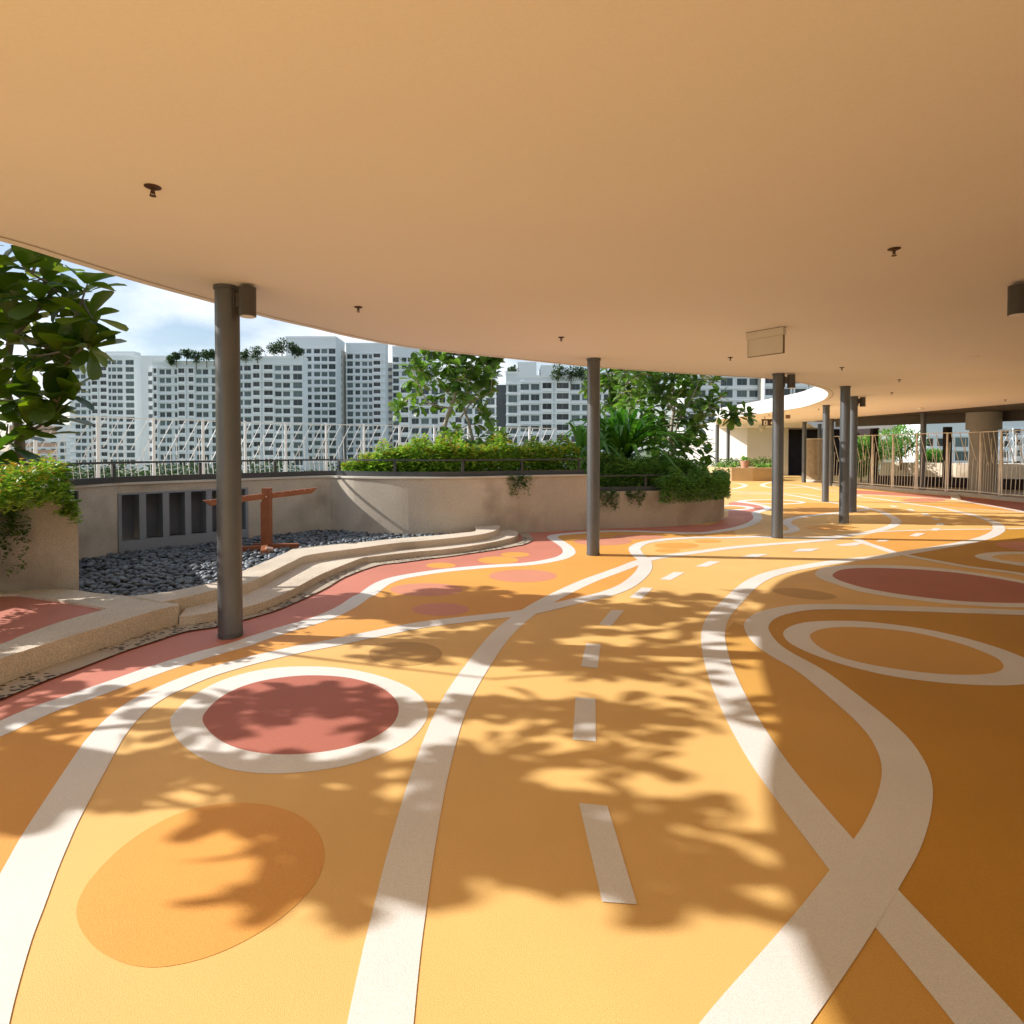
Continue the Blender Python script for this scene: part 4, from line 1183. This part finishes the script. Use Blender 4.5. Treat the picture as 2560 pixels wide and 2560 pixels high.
# third tree between the strap plant and the white fence
B = PD(1160, 866, 16.5)
tips = [in_ell(rn, PD(1165, 715, 16.4), (1.05, .7, 1.05)) for _ in range(66)]
limbs = [([PD(1160, 872, 16.5), PD(1165, 800, 16.5), PD(1150, 740, 16.4), PD(1160, 690, 16.4)], .05, .02), ([PD(1163, 790, 16.5), PD(1190, 740, 16.4), PD(1215, 700, 16.4)], .03, .012)]
tree('hazier rosette tree set back behind the long strap leaves', B, limbs, tips, 0.24, 10, 9, 'leaf_mid', 'bark_pale', 0.6, 'rosette_tree', 'rosette leaved trees above the planters', .2, .006)

# strap leaved plants
def strap(label, base, n, Ls, seed, wd_=.058, mleaf='leaf_strap', name='strap_leaf_plant'):
    rn = random.Random(seed)
    t = thing(name, label, 'plant', base)
    b = MB()
    for i in range(n):
        az = rn.uniform(0, 6.28)
        el = R(rn.uniform(26, 84))
        L = Ls * rn.uniform(.7, 1.1)
        d_ = Vector((math.cos(az) * math.cos(el), math.sin(az) * math.cos(el), math.sin(el)))
        side = d_.cross(Vector((0, 0, 1))).normalized()
        p_ = Vector((rn.uniform(-.12, .12), rn.uniform(-.12, .12), 0))
        vs = []
        S = 9
        for k_ in range(S + 1):
            t_ = k_ / S
            w_ = wd_ * (0.35 + 1.3 * math.sin(math.pi * min(1, t_ * .95 + .05)) ** .8) * (1 if t_ < .98 else .2) / 1.6
            q = p_ + d_ * (L * t_) + Vector((0, 0, -L * .55 * t_ ** 2.6))
            for s_ in (-1, 0, 1):
                vs.append(q + side * s_ * w_ + Vector((0, 0, abs(s_) * w_ * .4)))
        fs = []
        for k_ in range(S):
            for s_ in (0, 1):
                fs.append((k_ * 3 + s_, (k_ + 1) * 3 + s_, (k_ + 1) * 3 + s_ + 1, k_ * 3 + s_ + 1))
        b.add(vs, fs, 0, True)
    b.build('leaves', mleaf, t)
    return t
q = PD(1175, 866, 13.2); strap('big clump of long arching strap leaves right behind the second column', q, 120, 2.25, 51)
q = PD(1100, 862, 12.9); strap('arching strap leaves emerging left of the second column', q, 34, 1.6, 52)
for i_, (x_, y_) in enumerate(((1362, 884), (1385, 883), (1432, 884), (1450, 884))):
    strap(['leftmost small spiky plant in the far ochre planter', 'small spiky plant left of the terracotta pot', 'small spiky plant right of the terracotta pot', 'small spiky plant at the right end of the far planter'][i_], PD(x_, y_, 31.8), 20, .75, 60 + i_, .05, 'leaf_green')
q = pot + Vector((0, 0, .36)); strap('spiky plant growing from the terracotta pot', q, 14, .5, 70, .04, 'leaf_green')

# ground cover beds
def bed_cover(name, label, path, z0, ztop, depth, n, L, seed, mleaf, flowers=0, over=0.0, bs=.85):
    rn = random.Random(seed)
    P = [Vector((p[0], p[1], 0)) for p in cr([(a, c, 0) for a, c in path], 5)]
    Q = resample(P, 60)
    b = MB(); fb = MB()
    bumps = [(rn.uniform(0, 1), rn.uniform(.0, 1), rn.uniform(.08, .32)) for _ in range(44)]
    for i in range(n):
        s_ = rn.random()
        j = min(58, int(s_ * 59))
        p_ = Q[j].lerp(Q[j + 1], s_ * 59 - j)
        d_ = (Q[j + 1] - Q[j]).normalized()
        nrm = Vector((-d_.y, d_.x, 0))
        v_ = rn.random() ** 1.3
        bump_ = max([0] + [h_ * math.exp(-((s_ - a_) / .014) ** 2 - ((v_ - c_) / .3) ** 2) for a_, c_, h_ in bumps])
        top_ = z0 + (ztop(s_) - z0) * (0.62 + .38 * math.sin(math.pi * min(1, v_ + .25)) ** .5) + bump_ * bs + abs(rn.gauss(0, .045))
        q_ = p_ + nrm * (v_ * depth - over)
        q_.z = top_ - (rn.random() ** 1.5) * (top_ - z0)
        az = rn.uniform(0, 6.28); el = rn.uniform(-.5, .9)
        dd_ = Vector((math.cos(az) * math.cos(el), math.sin(az) * math.cos(el), math.sin(el)))
        mt = dd_.to_track_quat('X', 'Z').to_matrix()
        l_ = L * rn.uniform(.6, 1.2)
        if rn.random() < flowers and q_.z > top_ - .12:
            for k_ in range(5):
                a3 = rn.uniform(0, 6.28)
                mt = Vector((math.cos(a3), math.sin(a3), .5)).to_track_quat('X', 'Z').to_matrix()
                fb.diamond(q_ + Vector((0, 0, .02)), mt, .034, .03)
        else:
            b.diamond(q_, mt, l_, l_ * .78)
    if flowers:
        t = thing(name, label, 'shrubs', Q[30].copy()); t['kind'] = 'stuff'
        off_ = Q[30]
        b.v = [(x - off_.x, y - off_.y, z) for x, y, z in b.v]; fb.v = [(x - off_.x, y - off_.y, z) for x, y, z in fb.v]
        b.build('foliage', mleaf, t); fb.build('flowers', 'flower', t)
    else:
        t = tag(b.build(name, mleaf), label, 'shrubs', kind='stuff')
    return t
hp = [(-3.35, 11.35), (-2.85, 11.1), (-2.25, 10.9), (-1.25, 10.82), (-.6, 11.07), (.35, 11.62), (1.45, 12.05)]
bed_cover('lantana_hedge', 'yellow green flowering hedge along the top of the curved wall', hp, 1.05, lambda s: 1.30 + .30 * min(1, max(0, (s - .02) / .25)), 1.5, 38000, .078, 81, 'leaf_lime', .22, -.10, .95)
bed_cover('lantana_hedge', 'lower yellow green flowering shrub in the far left planter', [(-4.42, 6.12), (-4.8, 6.05), (-5.3, 6.0), (-6.1, 5.75)], 1.08, lambda s: 1.36, 1.3, 14000, .06, 82, 'leaf_lime', .15, -.16, .35)
bed_cover('green_shrubs', 'fresh green bushy shrubs inside the low right planter', [(1.5, 12.2), (2.3, 12.3), (3.0, 12.5), (3.6, 12.85), (4.1, 13.25), (4.5, 13.7), (4.7, 14.4)], .68, lambda s: 1.4 - .25 * s + .12 * math.sin(s * 14), 2.0, 36000, .078, 83, 'leaf_green')
bed_cover('trailing_bush', 'dark bush hanging over the right end of the low planter wall', [(3.0, 12.33), (3.6, 12.6), (4.15, 12.98), (4.62, 13.45), (4.9, 14.0), (4.95, 14.6)], .50, lambda s: .95 + .06 * math.sin(s * 20), .5, 19000, .06, 84, 'leaf_green', 0, .22)
bed_cover('ground_cover', 'dark ground cover behind the far ochre planter', [(11.6, 33.5), (13.4, 33.6), (15.3, 33.7)], .3, lambda s: .95, 1.5, 3500, .12, 85, 'leaf_dark')
def creeper(label, top, w_, drop, n, seed, mleaf='leaf_dark'):
    rn = random.Random(seed)
    b = MB()
    st = [(rn.uniform(-w_ / 2, w_ / 2), drop * rn.uniform(.35, 1)) for _ in range(max(4, int(w_ * 40)))]
    for i in range(n):
        x_, dz = rn.choice(st)
        f_ = rn.random() ** 1.2
        q_ = Vector((x_ + math.sin(f_ * 7 + x_ * 30) * .03 + rn.uniform(-.025, .025), -rn.uniform(.0, .07), -f_ * dz))
        az = rn.uniform(0, 6.28)
        mt = Vector((math.cos(az), math.sin(az) - .6, rn.uniform(-.8, .4))).to_track_quat('X', 'Z').to_matrix()
        l_ = rn.uniform(.03, .055)
        b.diamond(q_, mt, l_, l_ * .7)
    return tag(b.build('hanging_creeper', mleaf, None, top), label, 'creeper', 'creepers hanging over the planter walls')
creeper('small creeper tuft hanging mid wall left of the second column', Vector((.1, 11.2, 1.12)), .45, .42, 700, 91)
creeper('creeper curtain hanging right of the second column', Vector((1.95, 11.98, .78)), .45, .42, 800, 92)
creeper('second creeper curtain, left of the dark trailing bush', Vector((2.5, 12.08, .78)), .35, .38, 550, 93)
creeper('creeper hanging at the very left edge of the left planter', Vector((-4.98, 5.9, 1.1)), .35, .75, 900, 94)
creeper('short lime creeper hanging off the right corner of the left planter', Vector((-4.44, 5.97, 1.1)), .16, .35, 420, 95, 'leaf_lime')

# bushes beyond the right fence
def leaf_ball(name, label, c, r, n, L, seed, mleaf, cat='shrub', flowers=0, group=None, trunk=True):
    rn = random.Random(seed)
    t = thing(name, label, cat, (c[0], c[1], c[2] - r[2]), 0, group)
    b = MB(); sub = [in_ell(rn, (0, 0, r[2]), [q * .75 for q in r]) for _ in range(16)]
    for i in range(n):
        s_ = rn.choice(sub)
        d_ = Vector((rn.gauss(0, 1), rn.gauss(0, 1), rn.gauss(0, 1))).normalized()
        p_ = s_ + Vector((d_.x * r[0], d_.y * r[1], d_.z * r[2])) * rn.uniform(.2, .42)
        mt = (d_ + Vector((rn.uniform(-.5, .5), rn.uniform(-.5, .5), 0))).to_track_quat('X', 'Z').to_matrix()
        b.diamond(p_, mt, L * rn.uniform(.6, 1.2), L * .5)
    b.build('crown', mleaf, t)
    if trunk:
        b = MB(); b.cyl((0, 0, -0.3 if r[0] < 1.5 else -2.2), (0, 0, r[2]), .08 * r[0], .05 * r[0], 8)
        for q in sub[:6]: b.cyl((0, 0, r[2] * .4), q, .04 * r[0], .02 * r[0], 5)
        b.build('trunk', 'bark', t)
    return t
for i_, (x_, y_, D_, rx_, rz_) in enumerate(((1638, 850, 31, .9, .9), (1700, 838, 32, 1.3, 1.1), (1760, 862, 33, .8, .6), (1625, 880, 29.5, .5, .5))):
    q = PD(x_, y_, D_)
    leaf_ball('garden_bush', ['bright green bush beyond the left part of the tan fence', 'largest green bush beyond the tan fence under the dark roof', 'small bush beyond the tan fence beside the square post', 'low bush right of the paired columns beyond the fence'][i_], q, (rx_, rx_, rz_), 2600, .17, 100 + i_, 'leaf_green', 'bush')

# ================================================================== CITY
GZ = -6.0
def tower(label, x0, x1, ytop, D, fpx, bays, first_y, wmat='bldg', depth=8, name='apartment_tower', group='white apartment towers beyond the fence', pf=0.35, side=None, seed=1, rows_vis=None):
    X0, X1 = (x0 - 966) / F * D, (x1 - 966) / F * D
    cxm = (X0 + X1) / 2
    pxm = D / F
    ztop = PD(x0, ytop, D).z
    fh = fpx * pxm
    t = thing(name, label, 'building', (cxm, D, GZ), 0, group)
    o_ = Vector((cxm, D, GZ))
    b = MB()
    b.box((0, depth / 2, (ztop - GZ) / 2), (X1 - X0, depth, ztop - GZ), None, 0)
    b.build('wall', wmat, t)
    led = MB(); fin = MB(); bal = MB()
    z1 = PD(x0, first_y, D).z - GZ            # centre height of the top window row
    zc = z1
    rows = []
    while zc - fh / 2 > 0.5:
        rows.append(zc); zc -= fh
    for z_ in rows:
        led.box((0, -0.16, z_ - fh * .5), (X1 - X0 + .3, 0.32, fh * .13))
    led.box((0, -0.11, rows[0] + fh * .5), (X1 - X0 + .2, 0.22, fh * .13))
    xs = sorted(set([bb[0] for bb in bays] + [bb[1] for bb in bays]))
    for bb in bays:
        for e in (bb[0], bb[1]):
            if bb[2] == 'b':
                fin.box(((e - 966) * pxm - cxm, -.25, (rows[0] + rows[-1]) / 2), (.28, .5, rows[0] - rows[-1] + fh))
    led.build('floor_ledges', 'bldgw', t)
    if fin.v: fin.build('fins', 'bldgw', t)
    cnt_ = 0
    protos = {}
    rest = MB()
    for ri, z_ in enumerate(rows):
        for bi, bb in enumerate(bays):
            w_ = (bb[1] - bb[0]) * pxm
            xc = ((bb[0] + bb[1]) / 2 - 966) * pxm - cxm
            kk = (bi,)
            def mk(m_, ox, oy, oz):
                if bb[2] == 'b':
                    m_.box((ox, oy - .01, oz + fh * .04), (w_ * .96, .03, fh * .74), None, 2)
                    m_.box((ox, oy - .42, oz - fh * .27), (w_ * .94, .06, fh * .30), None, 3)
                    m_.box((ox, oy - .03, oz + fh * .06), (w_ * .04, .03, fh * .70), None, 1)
                else:
                    h_ = fh * (.56 if bb[2] == 'w' else .66)
                    m_.box((ox, oy - .02, oz + fh * .02), (w_, .05, h_), None, 0)
                    m_.box((ox, oy - .05, oz + fh * .02), (w_ * .035, .03, h_), None, 1)
                    m_.box((ox, oy - .045, oz + fh * .02 + h_ * .48), (w_ * 1.02, .05, h_ * .05), None, 1)
                    m_.box((ox, oy - .08, oz + fh * .02 - h_ * .54), (w_ * 1.06, .16, h_ * .07), None, 3)
                    if bb[2] == 'w':
                        m_.box((ox, oy - .12, oz + fh * .02 + h_ * .56), (w_ * 1.1, .24, h_ * .07), None, 3)
            mats_ = ['glass', 'mullion', 'balc', 'bldgw']
            if cnt_ < 100:
                if kk not in protos:
                    m_ = MB(); mk(m_, 0, 0, 0)
                    protos[kk] = m_.build('balcony' if bb[2] == 'b' else 'window', mats_, t)
                    ob = protos[kk]
                else:
                    ob = protos[kk].copy(); COL.objects.link(ob); ob.parent = t
                ob.location = (xc, 0, z_)
                cnt_ += 1
            else:
                mk(rest, xc, 0, z_)
    if rest.v:
        r_ = rest.build('windows', ['glass', 'mullion', 'balc', 'bldgw'], t); r_['kind'] = 'stuff'
    b = MB()
    b.box((0, depth / 2, ztop - GZ + .35), (X1 - X0 + .2, depth + .2, .7)); b.build('roof_parapet', 'bldgw', t)
    return t, ztop
def bx1(l): return [(a * .25, c * .25, k_) for a, c, k_ in l]
def bx2(l): return [(392.45 + a * .25, 392.45 + c * .25, k_) for a, c, k_ in l]
def bx3(l): return [(724.5 + a * .2109, 724.5 + c * .2109, k_) for a, c, k_ in l]
tower('tall tower at far left, beige side wall, behind the left tree', 133, 256, 673, 232, 13.4, bx1([(575, 610, 'w'), (620, 655, 'w'), (675, 695, 'w'), (700, 750, 'b'), (765, 820, 'b'), (828, 846, 'w'), (855, 885, 'w'), (895, 932, 'w'), (958, 1018, 'v')]), 684, depth=4)
def slab_block(name, label, x0, x1, ytop, D, depth, m_, group=None, bands=None):
    X0, X1 = (x0 - 966) / F * D, (x1 - 966) / F * D
    zt = PD(x0, ytop, D).z
    b = MB()
    b.box(((X0 + X1) / 2, D + depth / 2, (zt + GZ) / 2), (X1 - X0, depth, zt - GZ))
    if bands:
        z_ = zt - bands
        while z_ > GZ + 1:
            b.box(((X0 + X1) / 2, D - .05, z_), (X1 - X0, .2, bands * .45), None, 1)
            z_ -= bands
    return tag(b.build(name, [m_, 'bldgd'] if bands else m_), label, 'building', group)
slab_block('tower_top', 'plain pale upper block crowning the far left tower', 201, 256, 663, 233, 4, 'bldg')
slab_block('stair_tower', 'plain pale windowless slab between the far left tower and its neighbour', 268, 312, 671, 222, 6, 'bldgw')
slab_block('stair_tower', 'narrow slab with dark slots beside the left wide block', 282, 291, 690, 199, 3, 'bldgw', None, 2.8)
tower('wide tower with rooftop garden left of the big column', 290, 432, 685, 196, 16.05, bx1([(1166, 1198, 'b'), (1213, 1250, 'w'), (1262, 1298, 'w'), (1325, 1345, 'w'), (1353, 1408, 'b'), (1430, 1475, 'b'), (1488, 1527, 'w'), (1538, 1577, 'w'), (1605, 1640, 'v'), (1655, 1700, 'w')]), 702, depth=8)
tower('tower with rooftop trees directly right of the big column', 434, 572, 676, 196, 16.1, bx2([(175, 215, 'w'), (240, 266, 'w'), (280, 328, 'w'), (345, 402, 'b'), (427, 500, 'b'), (512, 558, 'w'), (572, 622, 'w'), (648, 714, 'v')]), 695, depth=5)
tower('taller tower behind the rooftop trees with striped side wall', 541, 635, 638, 219, 14.4, bx2([(695, 735, 'w'), (750, 785, 'w'), (806, 850, 'w'), (862, 905, 'w'), (917, 966, 'v')]), 663, depth=12)
slab_block('lift_tower', 'narrow beige striped block tucked behind the taller tower', 634, 646, 660, 226, 8, 'bldgt', None, 2.8)
tower('slim tower with dark balcony column at its right edge', 654, 728, 650, 228, 13.5, bx2([(1055, 1097, 'v'), (1116, 1150, 'w'), (1168, 1206, 'w'), (1217, 1241, 'w'), (1251, 1308, 'b')]), 673, depth=5)
slab_block('lift_tower', 'dark striped recess block right of the slim tower', 727, 741, 684, 236, 3, 'bldgt', None, 2.8)
tower('tower partly behind the pale trunked tree top', 741, 815, 656, 236, 13.3, bx2([(1400, 1442, 'v'), (1466, 1500, 'w'), (1512, 1547, 'w'), (1575, 1610, 'w'), (1625, 1665, 'b')]), 679, depth=5)
tower('nearer low block behind the pale trunked tree', 756, 936, 719, 168, 18.6, bx3([(150, 226, 'b'), (250, 312, 'w'), (335, 402, 'w'), (428, 482, 'w'), (495, 555, 'b'), (635, 700, 'b'), (720, 790, 'w'), (815, 880, 'w'), (915, 990, 'v')]), 739, depth=8)
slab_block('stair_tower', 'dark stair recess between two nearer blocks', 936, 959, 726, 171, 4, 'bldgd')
tower('nearer block left part, plain parapet, before the bright building', 955, 981, 706, 161.5, 19.6, bx3([(1113, 1190, 'v')]), 733.5, depth=9)
tower('nearer wide block behind the second column with rooftop planting', 981, 1200, 713, 161, 19.6, bx3([(1222, 1296, 'w'), (1315, 1388, 'w'), (1412, 1502, 'b'), (1538, 1655, 'b'), (1677, 1750, 'w'), (1772, 1840, 'w'), (1868, 1940, 'w'), (1965, 2040, 'w'), (2075, 2190, 'b')]), 730.5, depth=9)
slab_block('bright_building', 'bright sunlit white building above the nearer wide block', 976, 1012, 683, 260, 20, 'bldgw')
slab_block('bright_building', 'second bright sunlit block, plain face, above the nearer wide block', 1020, 1046, 689, 262, 20, 'bldgw')
tower('nearest block seen right of the leafy tree above the white canopy rim', 1290, 1452, 640, 142, 22.15, [(1300, 1330, 'w'), (1336, 1346, 'w'), (1359, 1381, 'v'), (1389.5, 1408, 'w'), (1413, 1431, 'w')], 721, depth=6)
tower('dark glazed block just left of the third column top', 1438, 1560, 640, 139, 22.15, [(1440, 1460, 'b'), (1466, 1490, 'b'), (1496, 1520, 'b'), (1526, 1550, 'b')], 721, depth=6, wmat='bldgt')
# low building at far left
t, zt = tower('low white and terracotta banded building behind the left tree', 20, 134, 804, 250, 12.6, [(60, 72, 'w'), (78, 86, 'w'), (97, 106, 'w'), (114, 124, 'w')], 838, depth=10, name='school_building', group=None)
b = MB()
for y_ in (812, 840, 853, 866):
    z_ = PD(0, y_, 249.8).z - GZ
    b.box((-3, -.06, z_), (20, .1, 2.0 if y_ > 815 else 3.6))
b.build('terracotta_band', 'orangeband', t)
# buildings seen on the right under the dark roof
tower('white block seen through the tan fence left of the round pillar', 1745, 1835, 780, 110, 26, [(1748, 1760, 'w'), (1768, 1788, 'w'), (1802, 1826, 'v')], 835, depth=8)
tower('white block seen right of the round pillar through the fence', 1880, 1990, 780, 130, 20, [(1888, 1902, 'w'), (1908, 1925, 'b'), (1932, 1950, 'w'), (1960, 1975, 'w')], 818, depth=8)
# rooftop gardens
rt = [(322, 676, 192, 1.6, 'small rooftop tree at the left end of the wide tower'), (333, 670, 192, 1.9, 'forked rooftop tree on the wide tower'), (352, 664, 192, 2.2, 'tall dark rooftop tree on the wide tower'), (370, 670, 192, 2.6, 'broad rooftop tree on the middle of the wide tower'),
      (390, 668, 192, 2.6, 'bushy rooftop tree near the big column'), (404, 666, 192, 2.2, 'rooftop tree touching the left edge of the big column'), (464, 668, 193, 2.4, 'light rooftop tree right of the big column'), (486, 663, 193, 3.0, 'feathery round rooftop tree by itself'),
      (517, 656, 194, 3.0, 'tall rooftop tree before the taller tower'), (532, 650, 194, 3.4, 'darkest rooftop tree before the taller tower'), (551, 656, 194, 3.0, 'rooftop tree overlapping the taller tower front'), (562, 664, 194, 2.4, 'low rooftop bush at the right end of the garden roof'),
      (790, 690, 166, 2.4, 'rooftop tree above the low block left of the pale trunks'), (815, 697, 166, 3.6, 'rooftop tree directly behind the pale trunked tree'), (905, 693, 166, 4.0, 'rooftop tree right behind the pale trunked crown'), (930, 698, 166, 3.4, 'rooftop tree at the right end of the low block'), (965, 698, 163, 2.2, 'thin rooftop tree above the plain parapet'),
      (1054, 700, 158, 3.0, 'rooftop bush on the wide block left of the second column'), (1078, 701, 158, 3.0, 'rooftop bush between the bright building and second column'), (1098, 702, 158, 2.6, 'rooftop bush just left of the second column top')]
for i_, (x_, y_, D_, r_, lb) in enumerate(rt):
    q = PD(x_, y_, D_ + 3)
    leaf_ball('rooftop_tree', lb, q - Vector((0, 0, .5)), (r_ * .8, r_ * .8, r_ * .72), 430, .85, 200 + i_, 'leaf_far', 'tree', group='trees on the tower roofs')
# tree belt at the foot of the towers
b = MB(); rn = random.Random(77)
for i in range(15000):
    x_ = rn.uniform(-150, 70)
    D_ = rn.uniform(112, 132)
    h_ = 3.2 + 1.3 * math.sin(x_ * .35) + .9 * math.sin(x_ * .9 + 2) + .5 * math.sin(x_ * 2.1)
    q = Vector((x_, D_, GZ + max(.3, h_ * math.sqrt(rn.random()))))
    az = rn.uniform(0, 6.28)
    mt = Vector((math.cos(az), math.sin(az), rn.uniform(-.4, .8))).to_track_quat('X', 'Z').to_matrix()
    b.diamond(q, mt, 1.1, .8)
tag(b.build('tree_belt', 'leaf_far'), 'belt of street trees at the foot of the towers, seen through the railing', 'trees', kind='stuff')
